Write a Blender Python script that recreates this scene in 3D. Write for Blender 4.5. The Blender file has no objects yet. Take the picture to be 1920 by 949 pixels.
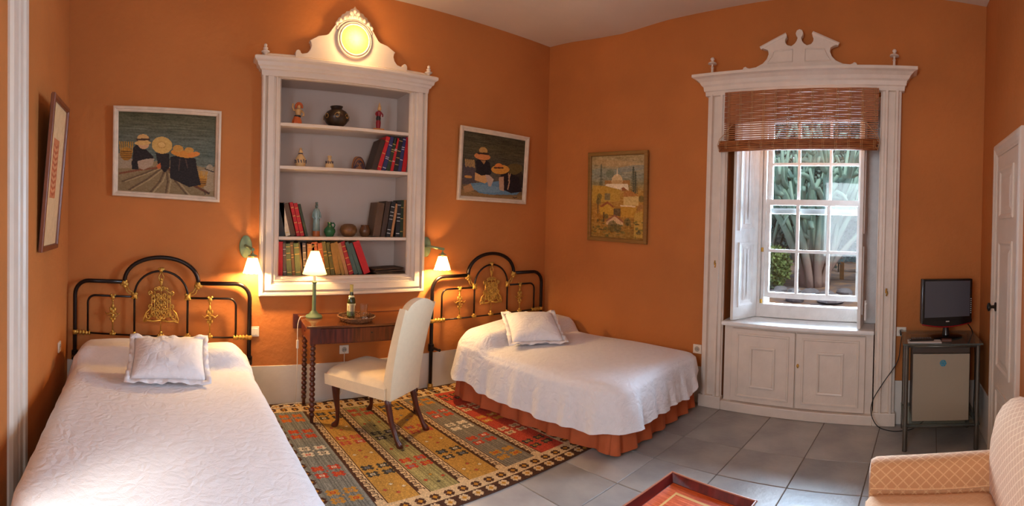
import bpy, bmesh, math, random
import numpy as np
from mathutils import Vector, Matrix

random.seed(7)
RNG = np.random.default_rng(7)
PI = math.pi
scene = bpy.context.scene
COL = scene.collection

# ------------------------------------------------------------------ camera
# stitched panorama: central cylindrical lens, focal length 871 px on a 1920x949 frame
FPX, U0, V0 = 871.3062, 378.2549, 427.3286
TILT_X, TILT_Y = -0.0241, -0.0126
CAM_H = 1.4735
cam_data = bpy.data.cameras.new('camera')
cam_data.type = 'PANO'
cam_data.panorama_type = 'CENTRAL_CYLINDRICAL'
cam_data.central_cylindrical_radius = 1.0
cam_data.central_cylindrical_range_u_min = -960.0 / FPX
cam_data.central_cylindrical_range_u_max = 960.0 / FPX
cam_data.central_cylindrical_range_v_min = -(949.0 - V0) / FPX
cam_data.central_cylindrical_range_v_max = V0 / FPX
cam_data.clip_start = 0.01
cam = bpy.data.objects.new('camera', cam_data)
COL.objects.link(cam)
rot = (Matrix.Rotation(TILT_X, 4, 'X') @ Matrix.Rotation(TILT_Y, 4, 'Y')
       @ Matrix.Rotation(-(960.0 - U0) / FPX, 4, 'Z') @ Matrix.Rotation(PI / 2, 4, 'X'))
cam.matrix_world = Matrix.Translation((0, 0, CAM_H)) @ rot
scene.camera = cam

# ------------------------------------------------------------------ world, large lights, exposure
world = bpy.data.worlds.new('world')
scene.world = world
world.use_nodes = True
bg = world.node_tree.nodes['Background']
bg.inputs['Color'].default_value = (0.72, 0.86, 1.0, 1)
bg.inputs['Strength'].default_value = 0.85
scene.view_settings.view_transform = 'Standard'
scene.view_settings.look = 'None'
scene.view_settings.exposure = 0.42
scene.view_settings.gamma = 1.0
scene.view_settings.use_curve_mapping = False
scene.cycles.max_bounces = 8
scene.cycles.diffuse_bounces = 5
scene.cycles.glossy_bounces = 4
scene.cycles.transmission_bounces = 8
scene.cycles.transparent_max_bounces = 12
scene.cycles.sample_clamp_indirect = 6.0
scene.cycles.use_denoising = True
scene.cycles.caustics_reflective = False
scene.cycles.caustics_refractive = False

# frames of the room: the two long walls are parallel, the back wall meets them at about 95 degrees
COR = Vector((3.28428, 3.6, 0))          # corner of back wall and window wall
SD = Vector((0.092107, -0.995749, 0))    # along the window wall, away from the corner
NW = Vector((-0.995749, -0.092107, 0))   # into the room
COL_L = Vector((-1.0645, 3.6, 0))        # corner of back wall and left wall
COR_D = Vector((3.653, -0.393, 0))       # corner of window wall and door wall
Z = Vector((0, 0, 1))
def Bk(x, o, z): return Vector((x, 3.6 - o, z))
def Wn(s, o, z): return COR + SD * s + NW * o + Z * z
def Lf(t, o, z): return COL_L + SD * t - NW * o + Z * z
def Dr(t, o, z): return COR_D + NW * t - SD * o + Z * z

def area_light(name, loc, direction, sx, sy, power, color, spread=PI):
    d = bpy.data.lights.new(name, 'AREA')
    d.shape = 'RECTANGLE'; d.size = sx; d.size_y = sy; d.energy = power; d.color = color
    d.spread = spread
    o = bpy.data.objects.new(name, d); COL.objects.link(o)
    o.location = loc
    o.rotation_euler = Vector(direction).to_track_quat('-Z', 'Y').to_euler()
    return o
# daylight through the sash window; the rear and left fill lights are added
area_light('window_daylight', Wn(2.63, -0.62, 1.55), NW + Vector((0, 0, -0.30)), 1.0, 1.5, 300, (0.62, 0.78, 1.0))
area_light('rear_fill_light', (0.05, -2.75, 1.75), (0.30, 1, 0.04), 1.5, 1.9, 40, (0.92, 0.95, 1.0))
area_light('left_fill_light', Lf(2.95, -0.30, 1.70), -NW + SD * 0.30, 1.0, 1.4, 34, (0.84, 0.91, 1.0))
sun = bpy.data.lights.new('garden_sun', 'SUN'); sun.energy = 2.2; sun.angle = math.radians(12); sun.color = (1, 0.95, 0.86)
sun_o = bpy.data.objects.new('garden_sun', sun); COL.objects.link(sun_o)
sun_o.rotation_euler = Vector((0.35, 0.45, -0.85)).to_track_quat('-Z', 'Y').to_euler()

# ------------------------------------------------------------------ materials
def lin(c):
    return tuple((v / 12.92 if v <= 0.04045 else ((v + 0.055) / 1.055) ** 2.4) for v in [x / 255.0 for x in c])
MATS = {}
def mat(name, rgb, rough=0.6, metal=0.0, var=None, bump=None, spec=0.5, coat=0.0, stretch=(1, 1, 1), trans=0.0, ior=1.45, alpha=1.0, emit=None, rgb2=None, sheen=0.0):
    """var=(scale, amount): mottled colour; bump=(scale, strength); stretch: grain direction."""
    if name in MATS: return MATS[name]
    m = bpy.data.materials.new(name); m.use_nodes = True
    nt = m.node_tree; n = nt.nodes; l = nt.links
    b = n['Principled BSDF']
    base = lin(rgb)
    b.inputs['Base Color'].default_value = (*base, 1)
    b.inputs['Roughness'].default_value = rough
    b.inputs['Metallic'].default_value = metal
    b.inputs['Specular IOR Level'].default_value = spec
    b.inputs['Coat Weight'].default_value = coat
    b.inputs['Transmission Weight'].default_value = trans
    b.inputs['IOR'].default_value = ior
    b.inputs['Alpha'].default_value = alpha
    b.inputs['Sheen Weight'].default_value = sheen
    if emit:
        b.inputs['Emission Color'].default_value = (*lin(emit[0]), 1)
        b.inputs['Emission Strength'].default_value = emit[1]
    if var or bump:
        tc = n.new('ShaderNodeTexCoord'); mp = n.new('ShaderNodeMapping')
        mp.inputs['Scale'].default_value = stretch
        l.new(tc.outputs['Object'], mp.inputs['Vector'])
    if var:
        nz = n.new('ShaderNodeTexNoise'); nz.inputs['Scale'].default_value = var[0]; nz.inputs['Detail'].default_value = 5
        l.new(mp.outputs['Vector'], nz.inputs['Vector'])
        rp = n.new('ShaderNodeValToRGB')
        rp.color_ramp.elements[0].position = 0.3; rp.color_ramp.elements[1].position = 0.72
        a = var[1]
        lo = lin(rgb2) if rgb2 else tuple(v * (1 - a) for v in base)
        rp.color_ramp.elements[0].color = (*lo, 1)
        rp.color_ramp.elements[1].color = (*(base if rgb2 else tuple(min(1, v * (1 + a)) for v in base)), 1)
        l.new(nz.outputs['Fac'], rp.inputs['Fac']); l.new(rp.outputs['Color'], b.inputs['Base Color'])
    if bump:
        nb = n.new('ShaderNodeTexNoise'); nb.inputs['Scale'].default_value = bump[0]; nb.inputs['Detail'].default_value = 4
        l.new(mp.outputs['Vector'], nb.inputs['Vector'])
        bp = n.new('ShaderNodeBump'); bp.inputs['Strength'].default_value = bump[1]; bp.inputs['Distance'].default_value = 0.02
        l.new(nb.outputs['Fac'], bp.inputs['Height']); l.new(bp.outputs['Normal'], b.inputs['Normal'])
    MATS[name] = m
    return m
def attr_mat(name, rough=0.8, bump=None, spec=0.3):
    m = mat(name, (128, 128, 128), rough, bump=bump, spec=spec)
    n = m.node_tree.nodes
    if not n.get('colattr'):
        a = n.new('ShaderNodeAttribute'); a.name = 'colattr'; a.attribute_name = 'Col'
        m.node_tree.links.new(a.outputs['Color'], n['Principled BSDF'].inputs['Base Color'])
    return m

M_ORANGE = mat('orange_plaster', (184, 112, 56), 0.75, var=(1.6, 0.10), bump=(22, 0.22), spec=0.35)
M_WHITEBAND = mat('white_wash_band', (214, 204, 192), 0.6, var=(6, 0.05), bump=(12, 0.15))
M_CEIL = mat('ceiling_plaster', (214, 198, 180), 0.85, var=(2.0, 0.04), bump=(5, 0.2))
M_PAINT = mat('white_gloss_paint', (214, 198, 182), 0.38, var=(9, 0.04), bump=(30, 0.06))
M_PAINTW = mat('window_white_paint', (220, 206, 192), 0.38, var=(9, 0.05), bump=(40, 0.08))
M_SASH = mat('sash_white_paint', (228, 226, 222), 0.4, var=(14, 0.06), bump=(60, 0.12))
M_NICHE = mat('niche_plaster', (190, 176, 166), 0.7, var=(3, 0.04), bump=(14, 0.12))
M_TILE = mat('stone_tile', (176, 170, 162), 0.34, var=(3.2, 0.0), rgb2=(136, 132, 130), bump=(30, 0.10), spec=0.5)
M_GROUT = mat('grout', (118, 104, 90), 0.8, bump=(60, 0.2))
M_IRON = mat('black_iron', (34, 24, 22), 0.28, metal=0.55, spec=0.6)
M_BRASS = mat('aged_brass', (196, 152, 70), 0.42, metal=0.7, var=(40, 0.25), bump=(80, 0.3))
M_WOOD = mat('mahogany', (96, 42, 24), 0.3, var=(7, 0.0), rgb2=(54, 22, 13), stretch=(1, 8, 1), coat=0.3)
M_WOODTOP = mat('mahogany_top', (120, 68, 36), 0.22, var=(6, 0.0), rgb2=(84, 44, 22), stretch=(1, 9, 1), coat=0.5)
M_WOODV = mat('mahogany_veneer', (108, 44, 24), 0.28, var=(9, 0.0), rgb2=(62, 22, 12), stretch=(7, 7, 0.7), coat=0.3)
M_FRAMEWOOD = mat('honey_frame_wood', (136, 96, 44), 0.45, var=(10, 0.15), stretch=(1, 1, 6))
M_FRAMEBROWN = mat('brown_frame_wood', (118, 62, 34), 0.4, var=(10, 0.12))
M_FRAMEWHITE = mat('cream_frame_paint', (206, 184, 160), 0.5, var=(18, 0.1), bump=(50, 0.1))
M_CREAMCLOTH = mat('ivory_upholstery', (224, 200, 164), 0.8, var=(30, 0.03), bump=(160, 0.12), sheen=0.2)
M_SKIRT = mat('orange_bed_skirt', (182, 90, 48), 0.8, var=(14, 0.08), bump=(80, 0.1))
M_GREENMETAL = mat('sage_green_metal', (122, 138, 100), 0.45, var=(12, 0.08))
M_GREENWOOD = mat('sage_green_lamp', (86, 106, 82), 0.45, var=(12, 0.12))
M_PLASTIC = mat('white_plastic', (226, 216, 200), 0.4)
M_BLACKPL = mat('black_plastic', (16, 15, 16), 0.22, spec=0.6)
M_BLACKMATT = mat('black_matt', (18, 16, 15), 0.6)
M_REDPL = mat('red_plastic', (150, 18, 22), 0.25)
M_STEEL = mat('dark_steel', (104, 98, 90), 0.35, metal=0.8, var=(20, 0.1))
M_FRIDGE = mat('fridge_grey', (150, 136, 116), 0.45, var=(3, 0.03))
M_CORDW = mat('white_cord', (220, 206, 184), 0.5)
M_CORDB = mat('black_cord', (16, 14, 13), 0.5)
M_GLASS = mat('clear_glass', (255, 255, 255), 0.02, trans=1.0, ior=1.45)
M_KNOB = mat('dark_bronze', (52, 44, 36), 0.3, metal=0.8)

def pane_material():
    m = bpy.data.materials.new('window_pane_glass'); m.use_nodes = True
    nt = m.node_tree; n = nt.nodes; l = nt.links
    n.remove(n['Principled BSDF'])
    tr = n.new('ShaderNodeBsdfTransparent'); tr.inputs['Color'].default_value = (0.93, 0.97, 0.98, 1)
    gl = n.new('ShaderNodeBsdfGlossy'); gl.inputs['Roughness'].default_value = 0.03
    fr = n.new('ShaderNodeFresnel'); fr.inputs['IOR'].default_value = 1.45
    mx = n.new('ShaderNodeMixShader')
    l.new(fr.outputs['Fac'], mx.inputs['Fac']); l.new(tr.outputs['BSDF'], mx.inputs[1]); l.new(gl.outputs['BSDF'], mx.inputs[2])
    l.new(mx.outputs['Shader'], n['Material Output'].inputs['Surface'])
    return m
M_PANE = pane_material()

def cloth_material(name, rgb, scale=9.0, strength=0.6):
    """white woven cotton with a raised (matelasse) pattern of curls"""
    m = mat(name, rgb, 0.85, var=(25, 0.03), sheen=0.25)
    nt = m.node_tree; n = nt.nodes; l = nt.links; b = n['Principled BSDF']
    tc = n.new('ShaderNodeTexCoord')
    nz = n.new('ShaderNodeTexNoise'); nz.inputs['Scale'].default_value = scale * 0.8; nz.inputs['Detail'].default_value = 2
    l.new(tc.outputs['Object'], nz.inputs['Vector'])
    mx = n.new('ShaderNodeMix'); mx.data_type = 'RGBA'; mx.inputs[0].default_value = 0.12
    l.new(tc.outputs['Object'], mx.inputs[6]); l.new(nz.outputs['Color'], mx.inputs[7])
    vo = n.new('ShaderNodeTexVoronoi'); vo.feature = 'DISTANCE_TO_EDGE'; vo.inputs['Scale'].default_value = scale * 2.2
    l.new(mx.outputs[2], vo.inputs['Vector'])
    wv = n.new('ShaderNodeTexNoise'); wv.inputs['Scale'].default_value = scale * 2.4; wv.inputs['Detail'].default_value = 3; wv.inputs['Distortion'].default_value = 2.5
    l.new(tc.outputs['Object'], wv.inputs['Vector'])
    ad = n.new('ShaderNodeMath'); ad.operation = 'MULTIPLY_ADD'; ad.inputs[1].default_value = 0.35
    l.new(wv.outputs['Fac'], ad.inputs[0]); l.new(vo.outputs['Distance'], ad.inputs[2])
    fn = n.new('ShaderNodeTexNoise'); fn.inputs['Scale'].default_value = 240
    l.new(tc.outputs['Object'], fn.inputs['Vector'])
    ad2 = n.new('ShaderNodeMath'); ad2.operation = 'MULTIPLY_ADD'; ad2.inputs[1].default_value = 0.25
    l.new(fn.outputs['Fac'], ad2.inputs[0]); l.new(ad.outputs['Value'], ad2.inputs[2])
    bp = n.new('ShaderNodeBump'); bp.inputs['Strength'].default_value = strength; bp.inputs['Distance'].default_value = 0.012
    l.new(ad2.outputs['Value'], bp.inputs['Height']); l.new(bp.outputs['Normal'], b.inputs['Normal'])
    return m
M_SPREAD = cloth_material('white_matelasse', (224, 220, 222))

def glow_material(name, rgb, strength, transl=0.6):
    """lit lamp shade: translucent cloth or glass that also glows from the bulb inside"""
    m = bpy.data.materials.new(name); m.use_nodes = True
    nt = m.node_tree; n = nt.nodes; l = nt.links
    b = n['Principled BSDF']
    b.inputs['Base Color'].default_value = (*lin(rgb), 1); b.inputs['Roughness'].default_value = 0.7
    b.inputs['Emission Color'].default_value = (*lin(rgb), 1); b.inputs['Emission Strength'].default_value = strength
    tl = n.new('ShaderNodeBsdfTranslucent'); tl.inputs['Color'].default_value = (*lin(rgb), 1)
    mx = n.new('ShaderNodeMixShader'); mx.inputs['Fac'].default_value = transl
    l.new(b.outputs['BSDF'], mx.inputs[1]); l.new(tl.outputs['BSDF'], mx.inputs[2])
    l.new(mx.outputs['Shader'], n['Material Output'].inputs['Surface'])
    return m
M_SHADE = glow_material('lit_pleated_shade', (255, 232, 178), 2.6, 0.6)
M_DESKSHADE = glow_material('lit_cloth_shade', (255, 220, 150), 0.6, 0.55)
M_ROUNDGLASS = glow_material('lit_ribbed_glass', (255, 200, 96), 1.3, 0.3)

# ------------------------------------------------------------------ mesh builder
class MB:
    def __init__(self, xf=None):
        self.v = []; self.f = []; self.xf = xf or (lambda x, y, z: Vector((x, y, z)))
    def pt(self, x, y, z):
        self.v.append(Vector(self.xf(x, y, z))); return len(self.v) - 1
    def box(self, x0, x1, y0, y1, z0, z1):
        i = [self.pt(x, y, z) for z in (z0, z1) for y in (y0, y1) for x in (x0, x1)]
        for q in ((0, 2, 3, 1), (4, 5, 7, 6), (0, 1, 5, 4), (2, 6, 7, 3), (0, 4, 6, 2), (1, 3, 7, 5)):
            self.f.append([i[k] for k in q])
        return self
    def hexa(self, p8):
        """eight corners: bottom ring of four, top ring of four"""
        i = [self.pt(*p) for p in p8]
        for q in ((3, 2, 1, 0), (4, 5, 6, 7), (0, 1, 5, 4), (1, 2, 6, 5), (2, 3, 7, 6), (3, 0, 4, 7)):
            self.f.append([i[k] for k in q])
        return self
    def prism(self, poly, a, b, axes='xz'):
        """polygon in two axes, extruded along the third from a to b"""
        def mk(p, t):
            if axes == 'xz': return (p[0], t, p[1])
            if axes == 'xy': return (p[0], p[1], t)
            return (t, p[0], p[1])
        A = [self.pt(*mk(p, a)) for p in poly]; B = [self.pt(*mk(p, b)) for p in poly]
        n = len(poly)
        self.f.append(A[::-1]); self.f.append(B)
        for k in range(n):
            self.f.append([A[k], A[(k + 1) % n], B[(k + 1) % n], B[k]])
        return self
    def tube(self, pts, r, seg=8, closed=False, cap=True, flat=1.0):
        P = [Vector(self.xf(*p)) for p in pts]; n = len(P)
        R = r if isinstance(r, (list, tuple)) else [r] * n
        rings = []; prev = None
        for k in range(n):
            a = P[(k - 1) % n] if (closed or k > 0) else P[k]
            c = P[(k + 1) % n] if (closed or k < n - 1) else P[k]
            d = (c - a)
            if d.length < 1e-9: d = Vector((0, 0, 1))
            d.normalize()
            if prev is None:
                up = Vector((0, 0, 1)) if abs(d.z) < 0.9 else Vector((1, 0, 0))
                s = d.cross(up).normalized()
            else:
                s = prev - d * prev.dot(d)
                s = s.normalized() if s.length > 1e-6 else d.orthogonal().normalized()
            prev = s; u = s.cross(d).normalized()
            ring = []
            for j in range(seg):
                t = 2 * PI * j / seg
                self.v.append(P[k] + s * (math.cos(t) * R[k]) + u * (math.sin(t) * R[k] * flat)); ring.append(len(self.v) - 1)
            rings.append(ring)
        m = n if closed else n - 1
        for k in range(m):
            a, b = rings[k], rings[(k + 1) % n]
            for j in range(seg):
                self.f.append([a[j], a[(j + 1) % seg], b[(j + 1) % seg], b[j]])
        if cap and not closed:
            self.f.append(rings[0][::-1]); self.f.append(rings[-1])
        return self
    def lathe(self, cx, cy, prof, seg=20, cap=True, sx=1.0, sy=1.0, ripple=None):
        """profile [(radius, z)], turned round a vertical axis"""
        rings = []
        for k, (r, z) in enumerate(prof):
            ring = []
            for j in range(seg):
                t = 2 * PI * j / seg
                rr = r * (1 + (ripple[1] * math.cos(ripple[0] * t) if ripple else 0))
                ring.append(self.pt(cx + math.cos(t) * rr * sx, cy + math.sin(t) * rr * sy, z))
            rings.append(ring)
        for k in range(len(rings) - 1):
            a, b = rings[k], rings[k + 1]
            for j in range(seg):
                self.f.append([a[j], a[(j + 1) % seg], b[(j + 1) % seg], b[j]])
        if cap:
            self.f.append(rings[0][::-1]); self.f.append(rings[-1])
        return self
    def ball(self, cx, cy, cz, rx, ry=None, rz=None, seg=12, rings=8):
        ry = ry or rx; rz = rz or rx
        prof = []
        top = self.pt(cx, cy, cz + rz); bot = self.pt(cx, cy, cz - rz); R = []
        for k in range(1, rings):
            t = PI * k / rings; ring = []
            for j in range(seg):
                p = 2 * PI * j / seg
                ring.append(self.pt(cx + rx * math.sin(t) * math.cos(p), cy + ry * math.sin(t) * math.sin(p), cz + rz * math.cos(t)))
            R.append(ring)
        for j in range(seg):
            self.f.append([top, R[0][j], R[0][(j + 1) % seg]]); self.f.append([bot, R[-1][(j + 1) % seg], R[-1][j]])
        for k in range(len(R) - 1):
            for j in range(seg):
                self.f.append([R[k][j], R[k + 1][j], R[k + 1][(j + 1) % seg], R[k][(j + 1) % seg]])
        return self
    def grid(self, fn, nu, nv, closed_u=False):
        idx = [[self.pt(*fn(i / nu, j / nv)) for i in range(nu + (0 if closed_u else 1))] for j in range(nv + 1)]
        m = nu
        for j in range(nv):
            for i in range(m):
                i2 = (i + 1) % nu if closed_u else i + 1
                self.f.append([idx[j][i], idx[j][i2], idx[j + 1][i2], idx[j + 1][i]])
        return self

MW = {}   # world matrices of the roots
def obj(name, mb, m, parent=None, smooth=False, bev=0.0, loc=None, seg=2, recalc=True):
    vs = mb.v
    if parent is not None:
        W = MW[parent]
    else:
        if loc is None:
            xs = [v.x for v in vs]; ys = [v.y for v in vs]; zs = [v.z for v in vs]
            loc = Vector(((min(xs) + max(xs)) / 2, (min(ys) + max(ys)) / 2, min(zs)))
        W = Matrix.Translation(loc)
    inv = W.inverted()
    bm = bmesh.new()
    bv = [bm.verts.new(inv @ v) for v in vs]
    for f in mb.f:
        try: bm.faces.new([bv[i] for i in f])
        except ValueError: pass
    if recalc: bmesh.ops.recalc_face_normals(bm, faces=bm.faces)
    if bev > 0:
        bmesh.ops.bevel(bm, geom=[e for e in bm.edges if e.is_manifold and e.calc_face_angle(0) > 0.5], offset=bev, segments=seg, affect='EDGES', profile=0.6)
    me = bpy.data.meshes.new(name); bm.to_mesh(me); bm.free()
    if smooth:
        me.polygons.foreach_set('use_smooth', [True] * len(me.polygons))
        if smooth == 'auto':
            try: me.set_sharp_from_angle(angle=math.radians(38))
            except Exception: pass
    me.materials.append(m)
    o = bpy.data.objects.new(name, me); COL.objects.link(o)
    if parent is not None:
        o.parent = parent; MW[o] = W
    else:
        o.matrix_world = W; MW[o] = W
    return o
def tag(o, label, cat, group=None):
    o['label'] = label; o['category'] = cat
    if group: o['group'] = group
    return o
def thing(name, label, cat, loc=(0, 0, 0), rotz=0.0, group=None):
    e = bpy.data.objects.new(name, None); COL.objects.link(e)
    e.empty_display_size = 0.05
    W = Matrix.Translation(Vector(loc)) @ Matrix.Rotation(rotz, 4, 'Z')
    e.matrix_world = W; MW[e] = W
    if label: tag(e, label, cat, group)
    return e
def struct(o): o['kind'] = 'structure'; return o
def frame_of(loc, rotz):
    W = Matrix.Translation(Vector(loc)) @ Matrix.Rotation(rotz, 4, 'Z')
    return lambda x, y, z: W @ Vector((x, y, z))
def arc(cx, cz, r, a0, a1, n, ry=None):
    ry = r if ry is None else ry
    return [(cx + r * math.cos(a0 + (a1 - a0) * k / n), cz + ry * math.sin(a0 + (a1 - a0) * k / n)) for k in range(n + 1)]

def picture_mesh(name, img, corner_fn, m, parent, thick=None):
    """img: (h, w, 3) sRGB 0-255 flat print on a grid of cells; corner_fn(u, v) -> world point, v=0 at the top"""
    h, w, _ = img.shape
    V = np.array([corner_fn(i / w, j / h)[:] for j in range(h + 1) for i in range(w + 1)], dtype=np.float64)
    W = MW[parent] if parent is not None else Matrix.Identity(4)
    inv = np.array(W.inverted())
    V = V @ inv[:3, :3].T + inv[:3, 3]
    jj, ii = np.mgrid[0:h, 0:w]
    a = jj * (w + 1) + ii
    F = np.stack([a, a + w + 1, a + w + 2, a + 1], -1).reshape(-1, 4)
    me = bpy.data.meshes.new(name)
    me.vertices.add(len(V)); me.vertices.foreach_set('co', V.astype(np.float32).ravel())
    me.loops.add(F.size); me.loops.foreach_set('vertex_index', F.astype(np.int32).ravel())
    me.polygons.add(len(F)); me.polygons.foreach_set('loop_start', (np.arange(len(F)) * 4).astype(np.int32))
    me.update(calc_edges=True); me.validate()
    c = img.reshape(-1, 3) / 255.0
    c = np.where(c <= 0.04045, c / 12.92, ((c + 0.055) / 1.055) ** 2.4)
    c = np.concatenate([c, np.ones((len(c), 1))], 1)
    c = np.repeat(c, 4, axis=0)
    at = me.color_attributes.new('Col', 'BYTE_COLOR', 'CORNER')
    at.data.foreach_set('color', c.astype(np.float32).ravel())
    me.materials.append(m)
    o = bpy.data.objects.new(name, me); COL.objects.link(o)
    if parent is not None: o.parent = parent; MW[o] = W
    return o

class Canvas:
    """tiny painter for flat print: polygons, ellipses and strokes on a grid of colours"""
    def __init__(s, w, h, c):
        s.w, s.h = w, h; s.a = np.zeros((h, w, 3)); s.a[:] = c
        s.Y, s.X = np.mgrid[0:h, 0:w]; s.X = (s.X + 0.5) / w; s.Y = (s.Y + 0.5) / h
    def put(s, mask, c, k=1.0): s.a[mask] = s.a[mask] * (1 - k) + np.array(c) * k
    def ell(s, cx, cy, rx, ry, c, ang=0.0, k=1.0):
        x, y = s.X - cx, s.Y - cy; q = math.radians(ang)
        u = x * math.cos(q) + y * math.sin(q); v = -x * math.sin(q) + y * math.cos(q)
        s.put((u / rx) ** 2 + (v / ry) ** 2 < 1, c, k)
    def poly(s, pts, c, k=1.0):
        ins = np.zeros(s.X.shape, bool); n = len(pts); j = n - 1
        for i in range(n):
            xi, yi = pts[i]; xj, yj = pts[j]
            t = ((yi > s.Y) != (yj > s.Y)) & (s.X < (xj - xi) * (s.Y - yi) / ((yj - yi) or 1e-9) + xi)
            ins ^= t; j = i
        s.put(ins, c, k)
    def line(s, pts, wd, c, k=1.0):
        for (x0, y0), (x1, y1) in zip(pts[:-1], pts[1:]):
            dx, dy = x1 - x0, y1 - y0; L = dx * dx + dy * dy or 1e-9
            t = np.clip(((s.X - x0) * dx + (s.Y - y0) * dy) / L, 0, 1)
            s.put(np.hypot(s.X - x0 - t * dx, s.Y - y0 - t * dy) < wd, c, k)
    def grad(s, stops):
        ys = [p[0] for p in stops]
        for ch in range(3): s.a[:, :, ch] = np.interp(s.Y, ys, [p[1][ch] for p in stops])
    def streak(s, amp, lx=14, ly=2):
        n = RNG.normal(0, 1, (s.h, s.w))
        k = np.ones(lx) / lx; n = np.apply_along_axis(lambda r: np.convolve(r, k, 'same'), 1, n)
        k = np.ones(ly) / ly; n = np.apply_along_axis(lambda r: np.convolve(r, k, 'same'), 0, n)
        n = n / n.std(); s.a = np.clip(s.a + amp * n[:, :, None], 0, 255)
# ------------------------------------------------------------------ shared mouldings
def sweep_frame(mb, x0, x1, z0, z1, prof, open_bottom=False):
    """mitred moulding round a rectangle; prof = [(inset, out)] from the outer edge inwards"""
    loops = []
    for d, o in prof:
        zb = z0 if open_bottom else z0 + d
        loops.append([mb.pt(x0 + d, o, zb), mb.pt(x0 + d, o, z1 - d), mb.pt(x1 - d, o, z1 - d), mb.pt(x1 - d, o, zb)])
    n = len(loops)
    for k in range(n - 1):
        a, b = loops[k], loops[k + 1]
        for j in range(3 if open_bottom else 4):
            j2 = (j + 1) % 4
            mb.f.append([a[j], a[j2], b[j2], b[j]])
    return mb
def cornice(mb, x0, x1, prof):
    """profile [(out, z)] run from x0 to x1 with mitred returns at both ends"""
    L = [mb.pt(x0 - o, o, z) for o, z in prof]; R = [mb.pt(x1 + o, o, z) for o, z in prof]
    LB = [mb.pt(x0 - o, 0, z) for o, z in prof]; RB = [mb.pt(x1 + o, 0, z) for o, z in prof]
    for k in range(len(prof) - 1):
        mb.f += [[L[k], R[k], R[k + 1], L[k + 1]], [LB[k], L[k], L[k + 1], LB[k + 1]], [R[k], RB[k], RB[k + 1], R[k + 1]]]
    mb.f += [[LB[-1], L[-1], R[-1], RB[-1]], [LB[0], RB[0], R[0], L[0]]]
    return mb
def stile(mb, x0, x1, z0, z1, prof):
    """vertical moulding, prof = [(0..1 across, out)]"""
    pts = [(x0 + (x1 - x0) * u, o) for u, o in prof]
    return mb.prism([(p[0], p[1]) for p in pts] + [(x1, 0), (x0, 0)], z0, z1, 'xy')

# ------------------------------------------------------------------ floor of stone tiles
def floor_tiles():
    m = M_TILE; nt = m.node_tree
    oi = nt.nodes.new('ShaderNodeObjectInfo'); hs = nt.nodes.new('ShaderNodeHueSaturation')
    mr = nt.nodes.new('ShaderNodeMapRange'); mr.inputs['To Min'].default_value = 0.84; mr.inputs['To Max'].default_value = 1.16
    nt.links.new(oi.outputs['Random'], mr.inputs['Value']); nt.links.new(mr.outputs['Result'], hs.inputs['Value'])
    b = nt.nodes['Principled BSDF']; src = b.inputs['Base Color'].links[0].from_socket
    nt.links.new(src, hs.inputs['Color']); nt.links.new(hs.outputs['Color'], b.inputs['Base Color'])
    base = MB(); base.prism([(-1.6, -3.2), (4.3, -3.2), (4.3, 4.1), (-1.6, 4.1)], -0.12, -0.006, 'xy')
    fl = struct(obj('floor', base, M_GROUT, loc=Vector((0, 0, -0.12))))
    def P(o, y):
        s = (3.6 + NW.y * o - y) / 0.995749
        return Wn(s, o, 0)
    g = 0.0022
    meshes = {}
    rows = [(0.0, 0.622)] + [(0.622 + 0.374 * k, 0.622 + 0.374 * (k + 1)) for k in range(11)]
    for ri, (o0, o1) in enumerate(rows):
        for k in range(-5, 11):
            y1 = 1.631 - 0.425 * k; y0 = y1 - 0.425
            c = P((o0 + o1) / 2, (y0 + y1) / 2)
            if c.y > 3.75 or c.y < -2.9 or c.x < -1.25: continue
            if c.y < -0.85 and c.x > 1.3: continue
            kind = 0 if ri == 0 else 1
            if kind not in meshes:
                mb = MB()
                q = [P(o0 + g, y0 + g), P(o1 - g, y0 + g), P(o1 - g, y1 - g), P(o0 + g, y1 - g)]
                mb.hexa([(*(p - c).xy, -0.012) for p in q] + [(*(p - c).xy, 0.0) for p in q])
                t = obj('tile', mb, m, parent=fl, bev=0.0025, seg=1)
                # vertices were made relative to the floor's own origin: bring them back to the tile centre
                for v in t.data.vertices: v.co.z -= 0.12
                meshes[kind] = t.data
            else:
                t = bpy.data.objects.new('tile', meshes[kind]); COL.objects.link(t); t.parent = fl; MW[t] = MW[fl]
            t.location = (c.x, c.y, 0.12 + random.uniform(-0.0012, 0.0004))
    return fl
floor_tiles()

# ------------------------------------------------------------------ walls and ceiling
NX0, NX1, NZ0, NZ1 = 0.600, 1.720, 1.010, 2.580     # bookcase niche in the back wall
H_TOP = 3.5
mb = MB(Bk)
mb.box(-1.6, NX0, -0.42, 0, 0, H_TOP).box(NX1, 3.9, -0.42, 0, 0, H_TOP).box(NX0, NX1, -0.42, 0, 0, NZ0).box(NX0, NX1, -0.42, 0, NZ1, H_TOP)
struct(obj('wall_back', mb, M_ORANGE, loc=Vector((0, 0, 0))))
OS0, OS1, OZ1 = 1.965, 3.20, 2.60                    # window opening in the right-hand wall
mb = MB(Wn)
mb.box(-0.4, OS0, -0.5, 0, 0, H_TOP).box(OS1, 4.5, -0.5, 0, 0, H_TOP).box(OS0, OS1, -0.5, 0, OZ1, H_TOP)
struct(obj('wall_window', mb, M_ORANGE, loc=Vector((0, 0, 0))))
mb = MB(Lf)
mb.box(-0.3, 2.40, -0.2, 0, 0, H_TOP).box(3.50, 6.6, -0.2, 0, 0, H_TOP).box(2.40, 3.50, -0.2, 0, 0, 0.90).box(2.40, 3.50, -0.2, 0, 2.50, H_TOP)  # unseen opening, added to let the left fill light in
struct(obj('wall_left', mb, M_ORANGE, loc=Vector((0, 0, 0))))
mb = MB(Dr); mb.box(-0.3, 2.55, -0.22, 0, 0, H_TOP)
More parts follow.
